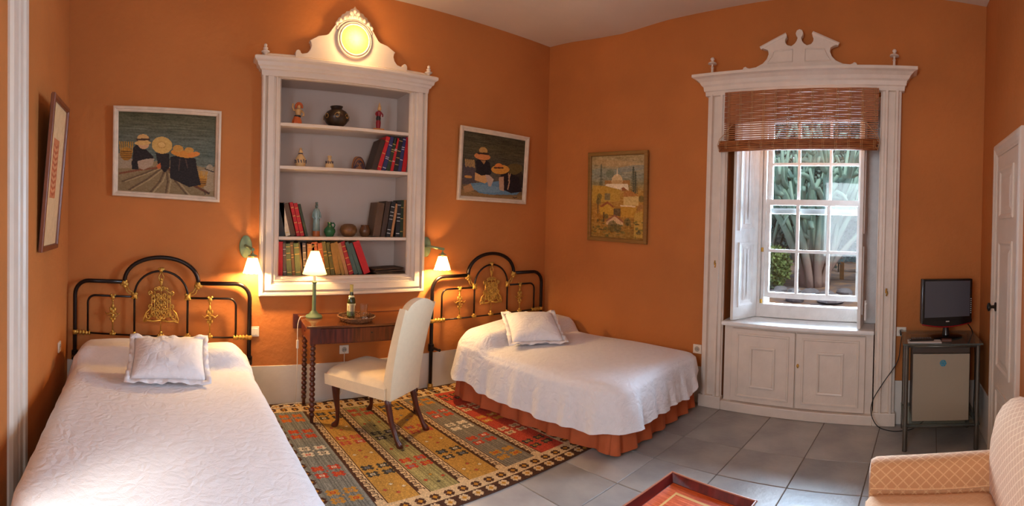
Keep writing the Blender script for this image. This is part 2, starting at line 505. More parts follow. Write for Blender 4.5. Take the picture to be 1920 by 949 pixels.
struct(obj('wall_door', mb, M_ORANGE, loc=Vector((0, 0, 0))))
# rear bay behind the photographer, with an unseen opening added for the fill light
mb = MB(Dr); mb.box(2.45, 2.65, -2.2, -0.2, 0, H_TOP)
struct(obj('wall_return', mb, M_ORANGE, loc=Vector((0, 0, 0))))
mb = MB(); y0, y1 = -2.75, -2.55
mb.box(-1.0, -0.72, y0, y1, 0, H_TOP).box(0.82, 1.5, y0, y1, 0, H_TOP).box(-0.72, 0.82, y0, y1, 0, 0.75).box(-0.72, 0.82, y0, y1, 2.75, H_TOP)
struct(obj('wall_rear', mb, M_ORANGE, loc=Vector((0, 0, 0))))

# old plaster ceiling: it dips a little along the window wall
CS = [-0.3, 0.0, 0.25, 0.61, 0.92, 1.36, 1.86, 2.27, 3.0, 3.68, 4.02, 4.6]
CZ = [3.325, 3.318, 3.306, 3.268, 3.250, 3.285, 3.300, 3.319, 3.322, 3.310, 3.29, 3.29]
def ceil_z(s, o):
    z = float(np.interp(s, CS, CZ)); k = min(1.0, max(0.0, o / 0.9)); k = k * k * (3 - 2 * k)
    return z * (1 - k) + 3.312 * k
mb = MB()
def cfn(u, v):
    o = -0.15 + 5.2 * u * u if u < 0.3 else -0.15 + 0.468 + (u - 0.3) / 0.7 * 4.45
    s = -0.55 + 7.2 * v
    p = Wn(s, o, 0); return (p.x, p.y, ceil_z(s, max(0, o)))
mb.grid(cfn, 30, 60)
n0 = len(mb.v)
ce = obj('ceiling', mb, M_CEIL, smooth=True, loc=Vector((0, 0, 3.3)))
sm = ce.modifiers.new('thickness', 'SOLIDIFY'); sm.thickness = 0.1; sm.offset = 1.0
struct(ce)
for p in ce.data.polygons:      # plaster faces down
    if p.normal.z > 0: ce.data.flip_normals(); break
sm.offset = -1.0

# whitewashed band along the foot of the walls
mb = MB(Bk); mb.box(-1.08, 3.3, 0, 0.010, 0, 0.307)
struct(obj('baseboard_back', mb, M_WHITEBAND, bev=0.003))
mb = MB(Wn); mb.box(3.352, 4.01, 0, 0.010, 0, 0.335); struct(obj('baseboard_window', mb, M_WHITEBAND, bev=0.003))
mb = MB(Wn); mb.box(0.0, 1.79, 0, 0.010, 0, 0.307); struct(obj('baseboard_window_bedside', mb, M_WHITEBAND, bev=0.003))
mb = MB(Dr); mb.box(0.0, 0.485, 0, 0.010, 0, 0.335).box(1.15, 2.5, 0, 0.010, 0, 0.335); struct(obj('baseboard_door', mb, M_WHITEBAND, bev=0.003))

# moulded white door casing on the left-hand wall, door standing beyond the frame
mb = MB(Lf)
stile(mb, 1.235, 1.53, 0, H_TOP - 0.2, [(0, 0.0), (0, 0.022), (0.16, 0.022), (0.2, 0.010), (0.3, 0.007), (0.36, 0.018), (0.46, 0.018), (0.5, 0.007), (0.62, 0.007), (0.66, 0.024), (0.9, 0.024), (1.0, 0.012), (1.0, 0.0)])
struct(obj('trim_1', mb, M_PAINT))

# panelled door in the right-hand corner
door = thing('door_1', None, None, Dr(0.82, 0, 0)); struct(door)
mb = MB(Dr); sweep_frame(mb, 0.485, 1.150, 0.0, 2.083, [(0, 0), (0, 0.022), (0.012, 0.028), (0.03, 0.028), (0.05, 0.020), (0.066, 0.020), (0.075, 0.014), (0.085, 0.014), (0.085, -0.01)], open_bottom=True)
obj('casing', mb, M_PAINT, door)
mb = MB(Dr); mb.box(0.572, 1.064, 0.002, 0.012, 0.004, 1.995); leaf = obj('door_leaf', mb, M_PAINT, door)
for (a, b, c, d) in ((0.655, 0.985, 1.58, 1.90), (0.655, 0.985, 0.62, 1.44), (0.655, 0.985, 0.12, 0.50)):
    mb = MB(Dr); sweep_frame(mb, a, b, c, d, [(0, 0.012), (0.0, 0.022), (0.016, 0.024), (0.03, 0.015), (0.05, 0.0145), (0.075, 0.020), (0.160, 0.0205)])
    mb.box(a + 0.158, b - 0.158, 0.012, 0.0205, c + 0.158, d - 0.158)
    obj('panel', mb, M_PAINT, leaf)
for xx in (0.605,):
    mb = MB(Dr); kz = 1.0
    mb.tube([(xx, 0.014, kz), (xx, 0.02, kz)], 0.03, 14); mb.tube([(xx, 0.02, kz), (xx, 0.05, kz)], [0.012, 0.010], 10)
    mb.tube([(xx, 0.048, kz), (xx, 0.056, kz), (xx, 0.066, kz), (xx, 0.074, kz)], [0.014, 0.028, 0.028, 0.012], 14)
    obj('knob', mb, M_KNOB, leaf, smooth='auto')

# ------------------------------------------------------------------ the window with its surround
SC = 2.553
win = thing('window_1', None, None, Wn(SC, 0, 0)); struct(win)
ST = [(0, 0), (0, 0.040), (0.12, 0.042), (0.15, 0.064), (0.26, 0.064), (0.29, 0.034), (0.33, 0.030), (0.62, 0.032), (0.65, 0.060), (0.76, 0.060), (0.79, 0.040), (0.93, 0.040), (0.96, 0.022), (1.0, 0.022), (1, 0)]
STR = [(1 - u, o) for u, o in ST][::-1]
mb = MB(Wn); stile(mb, 1.795, 1.968, 0.10, 2.575, ST); obj('casing', mb, M_PAINTW, win)
mb = MB(Wn); stile(mb, 3.196, 3.354, 0.10, 2.575, STR); obj('casing', mb, M_PAINTW, win)
mb = MB(Wn); mb.box(1.78, 1.975, 0, 0.062, 0, 0.10); obj('plinth_block', mb, M_PAINTW, win, bev=0.006)
mb = MB(Wn); mb.box(3.19, 3.365, 0, 0.062, 0, 0.10); obj('plinth_block', mb, M_PAINTW, win, bev=0.006)
mb = MB(Wn); cornice(mb, 1.835, 3.318, [(0.045, 2.560), (0.058, 2.562), (0.060, 2.595), (0.070, 2.60), (0.074, 2.632), (0.088, 2.645), (0.100, 2.668), (0.125, 2.69), (0.150, 2.700), (0.150, 2.722)])
obj('cornice', mb, M_PAINTW, win)
half = [(0.455, 2.722), (0.455, 2.752), (0.448, 2.766), (0.432, 2.771), (0.418, 2.760), (0.40, 2.754), (0.345, 2.760), (0.29, 2.785), (0.258, 2.818), (0.244, 2.855), (0.248, 2.885), (0.27, 2.898), (0.305, 2.908),
        (0.300, 2.916), (0.108, 3.004), (0.100, 2.985), (0.112, 2.960), (0.110, 2.938), (0.094, 2.918), (0.062, 2.909), (0.036, 2.926), (0.022, 2.945), (0.014, 2.972), (0.024, 2.985), (0.030, 3.006), (0.022, 3.028), (0.0, 3.038)]
poly = [(SC - d, z) for d, z in half] + [(SC + d, z) for d, z in half[::-1][1:]]
mb = MB(Wn); mb.prism(poly, 0.028, 0.075, 'xz'); ped = obj('pediment', mb, M_PAINTW, win, bev=0.003, seg=1)
for sg in (-1, 1):
    mb = MB(Wn); mb.tube([(SC + sg * 0.312, 0.072, 2.908), (SC + sg * 0.104, 0.072, 3.003)], 0.014, 6); obj('rake_moulding', mb, M_PAINTW, ped)
    pts = [(SC + sg * d, 0.078, z) for d, z in [(0.05, 2.785), (0.05, 2.880), (0.20, 2.872), (0.215, 2.835), (0.25, 2.785)]]
    mb = MB(Wn); mb.tube(pts, 0.0055, 6, closed=True); obj('panel_moulding', mb, M_PAINTW, ped)
def finial(xf_c, xf_o, z, xf, parent, m, tall=0.142, cap=True):
    P_ = [(0.016, 0), (0.018, 0.012), (0.010, 0.02), (0.009, 0.05), (0.014, 0.056), (0.009, 0.062), (0.008, 0.085), (0.036, 0.088), (0.034, 0.096), (0.020, 0.104), (0.008, 0.112), (0.016, 0.124), (0.017, 0.132), (0.010, 0.142), (0.002, 0.146)] if cap else \
         [(0.014, 0), (0.020, 0.006), (0.010, 0.014), (0.016, 0.024), (0.031, 0.032), (0.033, 0.040), (0.014, 0.050), (0.018, 0.058), (0.020, 0.066), (0.010, 0.074), (0.013, 0.084), (0.013, 0.092), (0.002, 0.101)]
    mb = MB(xf); mb.lathe(xf_c, xf_o, [(r, z + h * tall / P_[-1][1]) for r, h in P_], 16)
    return obj('finial', mb, m, parent, smooth='auto')
finial(1.846, 0.10, 2.722, Wn, win, M_PAINTW); finial(3.291, 0.10, 2.722, Wn, win, M_PAINTW)

# box frame in the depth of the wall, sashes, panes
mb = MB(Wn)
mb.hexa([(1.968, -0.24, 0.72), (2.215, -0.24, 0.72), (2.225, -0.48, 0.72), (1.968, -0.48, 0.72), (1.968, -0.24, 2.60), (2.215, -0.24, 2.60), (2.225, -0.48, 2.60), (1.968, -0.48, 2.60)])
obj('frame', mb, M_SASH, win, bev=0.004, seg=1)
mb = MB(Wn); mb.box(3.055, 3.20, -0.48, -0.24, 0.72, 2.60); obj('frame', mb, M_SASH, win, bev=0.004, seg=1)
mb = MB(Wn); mb.box(2.20, 3.06, -0.48, -0.24, 2.50, 2.60); obj('frame', mb, M_SASH, win)
mb = MB(Wn); mb.box(2.21, 3.06, -0.315, -0.235, 0.725, 0.838).hexa([(2.2,-0.50,0.60),(3.06,-0.50,0.60),(3.06,-0.31,0.60),(2.2,-0.31,0.60),(2.2,-0.50,0.74),(3.06,-0.50,0.74),(3.06,-0.31,0.78),(2.2,-0.31,0.78)]); obj('sill_frame', mb, M_SASH, win, bev=0.006)
mb = MB(Wn); mb.box(2.20, 2.235, -0.275, -0.24, 0.84, 2.5); obj('stop_bead', mb, M_SASH, win)
def sash(o0, o1, z0, z1, zr, bars, rail_b, rail_t, s0=2.222, s1=3.05, st=0.045):
    c = (o0 + o1) / 2
    mb = MB(Wn); mb.box(s0, s0 + st, o0, o1, z0, z1).box(s1 - st + 0.01, s1, o0, o1, z0, z1).box(s0 + st, s1 - st + 0.01, o0, o1, z0, z0 + rail_b).box(s0 + st, s1 - st + 0.01, o0, o1, z1 - rail_t, z1)
    r = obj('sash', mb, M_SASH, win)
    a0, a1 = s0 + st, s1 - st + 0.01; b0, b1 = z0 + rail_b, z1 - rail_t
    for x0, x1 in bars:
        mb = MB(Wn); mb.box(x0, x1, o0 + 0.008, o1 - 0.004, b0, b1); obj('glazing_bar', mb, M_SASH, r, bev=0.003, seg=1)
    for h0, h1 in zr:
        mb = MB(Wn); mb.box(a0, a1, o0 + 0.009, o1 - 0.005, h0, h1); obj('glazing_bar', mb, M_SASH, r, bev=0.003, seg=1)
    xs = [a0] + [v for p in bars for v in p] + [a1]; zs = [b0] + [v for p in zr for v in p] + [b1]
    for i in range(0, len(xs), 2):
        for j in range(0, len(zs), 2):
            mb = MB(Wn); mb.box(xs[i] - 0.003, xs[i + 1] + 0.003, c - 0.001, c + 0.001, zs[j] - 0.003, zs[j + 1] + 0.003); obj('pane', mb, M_PANE, r)
    return r
sash(-0.36, -0.322, 1.613, 2.515, [(2.033, 2.056), (2.405, 2.428)], [(2.487, 2.511), (2.762, 2.785)], 0.047, 0.05)
sash(-0.31, -0.27, 0.889, 1.734, [(1.279, 1.305)], [(2.494, 2.521), (2.760, 2.787)], 0.046, 0.049)
for zz in (0.86, 1.30):
    mb = MB(Wn); mb.box(2.206, 2.226, -0.24, -0.225, zz - 0.018, zz + 0.018); obj('catch', mb, M_BRASS, win, bev=0.003)
# window board
mb = MB(Wn); mb.box(1.972, 3.192, -0.24, 0.075, 0.690, 0.722); obj('window_board', mb, M_SASH, win, bev=0.01)
mb = MB(Wn); mb.box(1.972, 3.192, -0.49, -0.46, 0.0, 0.73); obj('back_board', mb, M_SASH, win)
# folding shutters standing open against the reveals
def shutter(a, b, zt, zb, th, panels, side):
    pa, pb = Vector((a[0], a[1])), Vector((b[0], b[1])); d = (pb - pa); L = d.length; d = d / L; nn = Vector((-d.y, d.x)) * side
    xf = lambda x, y, z: Wn(pa.x + d.x * x + nn.x * y, pa.y + d.y * x + nn.y * y, z)
    mb = MB(xf); mb.box(0, L, -th, 0, zb, zt); sh = obj('shutter', mb, M_SASH, win, bev=0.003, seg=1)
    for z0, z1 in panels:
        mb = MB(xf); sweep_frame(mb, 0.05, L - 0.05, z0, z1, [(0, 0), (0.0, 0.008), (0.012, 0.008), (0.03, 0.002), (0.05, 0.002), (0.06, 0.006), (0.09, 0.007)]); obj('panel', mb, M_SASH, sh)
    return sh
shutter((2.055, 0.03), (2.175, -0.235), 2.50, 0.727, 0.032, [(0.83, 1.36), (1.46, 2.40)], 1)
shutter((3.082, 0.04), (3.098, -0.235), 2.50, 0.727, 0.028, [(0.83, 1.36), (1.46, 2.40)], 1)
mb = MB(Wn); mb.tube([(3.118, 0.05, 0.80), (3.118, 0.05, 0.95)], 0.008, 8); mb.tube([(3.118, 0.05, 0.92), (3.128, 0.062, 0.93), (3.118, 0.066, 0.94)], 0.005, 6); obj('espagnolette', mb, M_SASH, win)
for (s_, z_) in ((3.275, 1.02), (1.90, 1.18)):
    mb = MB(Wn); mb.tube([(s_, 0.05, z_), (s_, 0.064, z_)], 0.010, 8); mb.tube([(s_, 0.062, z_ - 0.028), (s_ + 0.006, 0.066, z_ - 0.01), (s_ - 0.004, 0.066, z_ + 0.01), (s_, 0.062, z_ + 0.028)], 0.006, 6)
    obj('cord_cleat', mb, M_BRASS, win, smooth=True)

# cupboard under the window
cup = thing('window_cupboard', 'white two-door cupboard built in below the window board', 'cupboard', Wn(2.58, 0, 0))
mb = MB(Wn); mb.box(1.985, 3.185, -0.44, 0.012, 0.075, 0.692); obj('body', mb, M_PAINTW, cup)
mb = MB(Wn); mb.box(1.975, 3.19, -0.3, 0.058, 0.0, 0.075); obj('plinth', mb, M_PAINTW, cup, bev=0.006)
for k, (a, b) in enumerate(((2.050, 2.575), (2.585, 3.125))):
    mb = MB(Wn); mb.box(a, b, 0.010, 0.034, 0.083, 0.668); dr = obj('door', mb, M_PAINTW, cup, bev=0.003, seg=1)
    mb = MB(Wn); sweep_frame(mb, a + 0.045, b - 0.045, 0.12, 0.635, [(0, 0.034), (0.004, 0.041), (0.014, 0.041), (0.022, 0.032)]); obj('panel_moulding', mb, M_PAINTW, dr)
    c0 = (a + b) / 2
    mb = MB(Wn); sweep_frame(mb, c0 - 0.105, c0 + 0.105, 0.205, 0.532, [(0, 0.033), (0.0, 0.044), (0.008, 0.047), (0.018, 0.044), (0.024, 0.033)]); obj('panel_moulding', mb, M_PAINTW, dr)
    if k == 1:
        mb = MB(Wn); mb.tube([(2.602, 0.033, 0.40), (2.602, 0.038, 0.415), (2.602, 0.033, 0.43)], [0.006, 0.012, 0.006], 8); obj('keyhole', mb, M_BRASS, dr)
# ------------------------------------------------------------------ woven bamboo blind
M_BAMBOO = mat('bamboo_slat', (178, 112, 64), 0.55, var=(14, 0.0), rgb2=(128, 68, 34), stretch=(5, 0.7, 5))
M_THREAD = mat('blind_thread', (190, 146, 100), 0.7)
blind = thing('bamboo_blind', 'brown bamboo slat blind half rolled up over the window', 'blind', Wn(2.55, 0.08, 2.10))
B0, B1, BO = 1.955, 3.180, 0.078
slat_mesh = {}
z = 2.566; k = 0
while z > 2.185:
    low = z < 2.33
    h = 0.0105 if low else 0.0158
    pit = 0.0172 if low else 0.0147
    key = (low, k % 3)
    if key not in slat_mesh:
        mb = MB(Wn); nn_ = 16; ph = key[1] * 2.1
        for i in range(nn_):
            pass
        top = []
        def fn(u, v):
            a = 2 * PI * v; w_ = 0.0012 * math.sin(u * 23 + ph) + 0.0008 * math.sin(u * 57 + ph * 3)
            return (B0 + (B1 - B0) * u, BO + 0.0018 * math.cos(a), h / 2 * math.sin(a) + w_)
        mb.grid(fn, nn_, 6)
        o = obj('slat', mb, M_BAMBOO, blind)
        for v in o.data.vertices: v.co.z += 2.10 - 0.0    # keep z relative to the slat's own height
        slat_mesh[key] = o.data
    else:
        o = bpy.data.objects.new('slat', slat_mesh[key]); COL.objects.link(o); o.parent = blind; MW[o] = MW[blind]
    o.location.z = z - 2.10; o.rotation_euler = (0, 0, 0)
    o.location += (MW[blind].inverted().to_3x3() @ (NW * random.uniform(-0.002, 0.002)))
    z -= pit; k += 1
# the rolled-up part: slats wound round in a bundle
for q in range(16):
    a = 2 * PI * q / 16
    mb = MB(Wn); cz, co = 2.138, BO + 0.012
    rr = 0.034
    p0 = (co + rr * math.cos(a), cz + rr * 1.12 * math.sin(a))
    mb.tube([(B0 - 0.03 + 0.006 * math.sin(q), p0[0], p0[1] - 0.004), (SC - 0.3, p0[0], p0[1]), (SC + 0.3, p0[0], p0[1]), (B1 + 0.008 * math.sin(q * 2), p0[0], p0[1])], 0.0075, 6, flat=1.0)
    obj('rolled_slat', mb, M_BAMBOO, blind, smooth=True)
for q in range(3):
    mb = MB(Wn); rr = 0.008 + 0.008 * q
    mb.tube([(B0 - 0.02, BO + 0.012, 2.138 + 0.004 * q), (B1, BO + 0.012, 2.138 + 0.004 * q)], 0.012 + 0.004 * q, 8); obj('roll_core', mb, M_BAMBOO, blind)
for q in range(13):
    s_ = B0 + 0.03 + (B1 - B0 - 0.06) * q / 12
    for ds in (0.0, 0.012):
        mb = MB(Wn); mb.tube([(s_ + ds, BO + 0.004, 2.574), (s_ + ds + 0.002, BO + 0.005, 2.38), (s_ + ds, BO + 0.005, 2.18), (s_ + ds, BO + 0.045, 2.165), (s_ + ds, BO + 0.057, 2.14), (s_ + ds, BO + 0.045, 2.108), (s_ + ds, BO + 0.012, 2.094)], 0.0019, 4)
        obj('thread', mb, M_THREAD, blind)
mb = MB(Wn); mb.box(1.972, 3.193, 0.015, 0.055, 2.572, 2.598); obj('head_batten', mb, M_PAINTW, blind)
for s_, sg in ((B0 - 0.015, -1), (B1 - 0.005, 1)):
    mb = MB(Wn); pts = [(s_ - sg * 0.09, BO + 0.008, 2.31), (s_ - sg * 0.03, BO + 0.014, 2.24), (s_ + sg * 0.012, BO + 0.03, 2.19), (s_ + sg * 0.02, BO + 0.05, 2.14), (s_ + sg * 0.008, BO + 0.05, 2.09), (s_ - sg * 0.01, BO + 0.04, 2.12), (s_ + sg * 0.004, BO + 0.045, 2.17)]
    mb.tube(pts, 0.0028, 5); obj('cord', mb, M_THREAD, blind)

# ------------------------------------------------------------------ bookcase niche with its surround
CX = 1.165
bc = thing('wall_bookcase', 'white built-in wall bookcase with carved pediment and four shelves', 'bookcase', Bk(CX, 0, 0.86))
mb = MB(Bk); mb.box(NX0 - 0.01, NX1 + 0.01, -0.31, -0.295, NZ0 - 0.01, NZ1); obj('back_panel', mb, M_NICHE, bc)
mb = MB(Bk); mb.box(NX0 - 0.005, NX0 + 0.004, -0.3, 0.0, NZ0, NZ1); obj('side_panel', mb, M_NICHE, bc)
mb = MB(Bk); mb.box(NX1 - 0.004, NX1 + 0.005, -0.3, 0.0, NZ0, NZ1); obj('side_panel', mb, M_NICHE, bc)
mb = MB(Bk); mb.box(NX0, NX1, -0.3, 0.0, NZ1 - 0.006, NZ1 + 0.004); obj('top_panel', mb, M_NICHE, bc)
SH = [2.222, 1.885, 1.326, 1.010]
for zs in SH[:3]:
    mb = MB(Bk); mb.box(NX0, NX1, -0.296, -0.006, zs - 0.026, zs); obj('shelf', mb, M_PAINT, bc, bev=0.004)
mb = MB(Bk); mb.box(NX0, NX1, -0.296, 0.0, SH[3] - 0.02, SH[3]); obj('shelf', mb, M_PAINT, bc)
mb = MB(Bk); sweep_frame(mb, 0.447, 1.853, 0.862, 2.735, [(0, 0), (0, 0.044), (0.008, 0.056), (0.026, 0.056), (0.030, 0.034), (0.044, 0.026), (0.048, 0.050), (0.092, 0.050), (0.096, 0.034), (0.112, 0.028), (0.116, 0.038), (0.124, 0.038), (0.128, 0.018), (0.146, 0.016), (0.152, 0.004), (0.153, -0.01)])
obj('casing', mb, M_PAINT, bc)
mb = MB(Bk); mb.box(0.60, 1.70, 0.0, 0.030, 2.555, 2.70); obj('head_casing', mb, M_PAINT, bc)
mb = MB(Bk); cornice(mb, 0.500, 1.795, [(0.046, 2.560), (0.056, 2.562), (0.060, 2.600), (0.072, 2.606), (0.078, 2.622), (0.090, 2.630), (0.096, 2.655), (0.112, 2.664), (0.118, 2.672), (0.118, 2.690), (0.104, 2.700)])
obj('cornice', mb, M_PAINT, bc)
hf = [(0.470, 2.70), (0.470, 2.752), (0.462, 2.766), (0.448, 2.772), (0.434, 2.765), (0.428, 2.748), (0.416, 2.742), (0.378, 2.752), (0.355, 2.778), (0.344, 2.812), (0.350, 2.838), (0.360, 2.850), (0.330, 2.868), (0.29, 2.892), (0.225, 2.908), (0.208, 2.920), (0.180, 2.962), (0.150, 3.005), (0.112, 3.040), (0.065, 3.070), (0.0, 3.083)]
CXP = 1.170
poly = [(CXP - d, z) for d, z in hf] + [(CXP + d, z) for d, z in hf[::-1][1:]]
mb = MB(Bk); mb.prism(poly, 0.02, 0.070, 'xz'); pd = obj('pediment', mb, M_PAINT, bc, bev=0.003, seg=1)
mb = MB(Bk)
# carved crest: a low cap with a pointed tip and small raised leaves
ch_ = [(0.150, 3.000), (0.150, 3.022), (0.138, 3.034), (0.132, 3.050), (0.112, 3.060), (0.104, 3.080), (0.082, 3.090), (0.070, 3.108), (0.044, 3.114), (0.034, 3.130), (0.014, 3.138), (0.0, 3.158)]
mb.prism([(CXP - d, z) for d, z in ch_] + [(CXP + d, z) for d, z in ch_[::-1][1:]] + [(CXP + 0.08, 3.03), (CXP, 3.045), (CXP - 0.08, 3.03)], 0.045, 0.078, 'xz')
for k in range(9):
    a = math.radians(38 + 104 * k / 8)
    mb.ball(CXP + 0.186 * math.cos(a), 0.078, 2.888 + 0.186 * math.sin(a), 0.013, 0.008, 0.017, 8, 6)
for dx, dz in ((0, 0.232), (-0.030, 0.214), (0.030, 0.214)): mb.ball(CXP + dx, 0.077, 2.888 + dz, 0.014, 0.008, 0.016, 8, 6)
mb.tube([(CXP + 0.160 * math.cos(math.radians(a)), 0.074, 2.888 + 0.160 * math.sin(math.radians(a))) for a in range(25, 157, 8)], 0.009, 6)
obj('carved_crest', mb, M_PAINT, pd, smooth=True)
for sg in (-1, 1):
    mb = MB(Bk); pts = [(CXP + sg * x, 0.071, z) for x, z in ((0.40, 2.715), (0.30, 2.715), (0.205, 2.715))]
    mb.tube(pts, 0.004, 6); obj('panel_moulding', mb, M_PAINT, pd)
finial(0.466, 0.075, 2.695, Bk, bc, M_PAINT, 0.10, cap=False); finial(1.838, 0.075, 2.695, Bk, bc, M_PAINT, 0.10, cap=False)

# round glass lamp set in the pediment
rl = thing('round_wall_lamp', 'round ribbed glass lamp glowing in the bookcase pediment', 'lamp', Bk(CXP, 0.07, 2.76))
LZ = 2.890
mb = MB(Bk)
ring = lambda r0, o: [(CXP + r0 * math.cos(2 * PI * k / 40), o, LZ + r0 * math.sin(2 * PI * k / 40)) for k in range(40)]
mb.tube(ring(0.136, 0.082), 0.012, 8, closed=True); mb.tube(ring(0.120, 0.094), 0.008, 8, closed=True)
obj('rim', mb, M_PAINT, rl, smooth=True)
mb = MB(Bk); NR = 48
rings = []
for r_, o_ in ((0.0, 0.128), (0.03, 0.127), (0.06, 0.122), (0.09, 0.112), (0.108, 0.101), (0.116, 0.090), (0.116, 0.072)):
    rings.append([mb.pt(CXP + r_ * math.cos(2 * PI * k / NR), o_ + (0.0035 if k % 2 else 0) * min(1, r_ / 0.04), LZ + r_ * math.sin(2 * PI * k / NR)) for k in range(NR)])
for a, b in zip(rings[:-1], rings[1:]):
    for k in range(NR): mb.f.append([a[k], a[(k + 1) % NR], b[(k + 1) % NR], b[k]])
obj('glass', mb, M_ROUNDGLASS, rl)
def point_light(name, loc, power, color, r, parent=None):
    d = bpy.data.lights.new(name, 'POINT'); d.energy = power; d.color = color; d.shadow_soft_size = r
    o = bpy.data.objects.new(name, d); COL.objects.link(o)
    if parent is not None: o.parent = parent; o.location = MW[parent].inverted() @ Vector(loc)
    else: o.location = loc
    return o
WARM = (1.0, 0.62, 0.26)
point_light('round_lamp_bulb', Bk(CXP, 0.20, LZ), 6.0, WARM, 0.05, rl)

# ------------------------------------------------------------------ wall sconces
def sconce(x, z, ax, az_, label, power):
    """oval green plate, short arm reaching out of the wall, bell cap and pleated shade"""
    t = thing('wall_sconce', label, 'lamp', Bk(x, 0, z - 0.1), group='wall sconces beside the bookcase')
    mb = MB(Bk)
    for o0, rx, rz in ((0.0, 0.050, 0.088), ):
        prof = [(0.0, 0.0, 1.0), (0.010, 0.0, 1.0), (0.016, 0.0, 0.9), (0.018, 0.0, 0.0)]
        rg = []
        for o_, _, f in prof:
            rg.append([mb.pt(x + rx * max(f, 0.02) * math.cos(2 * PI * k / 28), o_, z + rz * max(f, 0.02) * math.sin(2 * PI * k / 28)) for k in range(28)])
        for a, b in zip(rg[:-1], rg[1:]):
            for k in range(28): mb.f.append([a[k], a[(k + 1) % 28], b[(k + 1) % 28], b[k]])
        mb.f.append(rg[0][::-1]); mb.f.append(rg[-1])
    obj('wall_plate', mb, M_GREENMETAL, t, smooth='auto')
    zx, oo = ax, 0.13
    mb = MB(Bk); mb.tube([(x, 0.014, z + 0.008), (x, 0.04, z + 0.006), (x + (ax - x) * 0.35, 0.07, z + 0.002), (ax, oo, z - 0.012)], [0.014, 0.012, 0.010, 0.012], 10)
    mb.tube([(ax, oo + 0.006, z - 0.012), (ax, oo + 0.012, z - 0.013)], 0.013, 10)
    obj('arm', mb, M_GREENMETAL, t, smooth='auto')
    mb = MB(Bk); mb.lathe(ax, oo, [(0.004, z - 0.02), (0.005, z - 0.035), (0.010, z - 0.040), (0.013, z - 0.050), (0.034, z - 0.058), (0.036, z - 0.062), (0.012, z - 0.064), (0.010, z - 0.078), (0.014, z - 0.085)], 16); obj('cap', mb, M_GREENMETAL, t, smooth='auto')
    mb = MB(Bk); SEG = 44
    prof = [(0.036, z - 0.078), (0.045, z - 0.11), (0.056, z - 0.15), (0.066, z - 0.183), (0.069, z - 0.188)]
    rg = [[mb.pt(ax + r_ * (1 + (0.035 if k % 2 else -0.02)) * math.cos(2 * PI * k / SEG), oo + r_ * (1 + (0.035 if k % 2 else -0.02)) * math.sin(2 * PI * k / SEG), zz - (0.004 if (k % 4 < 2 and zz < z - 0.185) else 0)) for k in range(SEG)] for r_, zz in prof]
    for a, b in zip(rg[:-1], rg[1:]):
        for k in range(SEG): mb.f.append([a[k], a[(k + 1) % SEG], b[(k + 1) % SEG], b[k]])
    obj('shade', mb, M_SHADE, t, recalc=False)
    point_light('sconce_bulb', Bk(ax, oo, z - 0.165), power, WARM, 0.022, t)
    return t
sconce(0.343, 1.245, 0.385, 0, 'sage green wall sconce with glowing pleated shade left of the bookcase', 27.0)
sconce(1.885, 1.245, 1.985, 0, 'sage green wall sconce with glowing pleated shade right of the bookcase', 27.0)
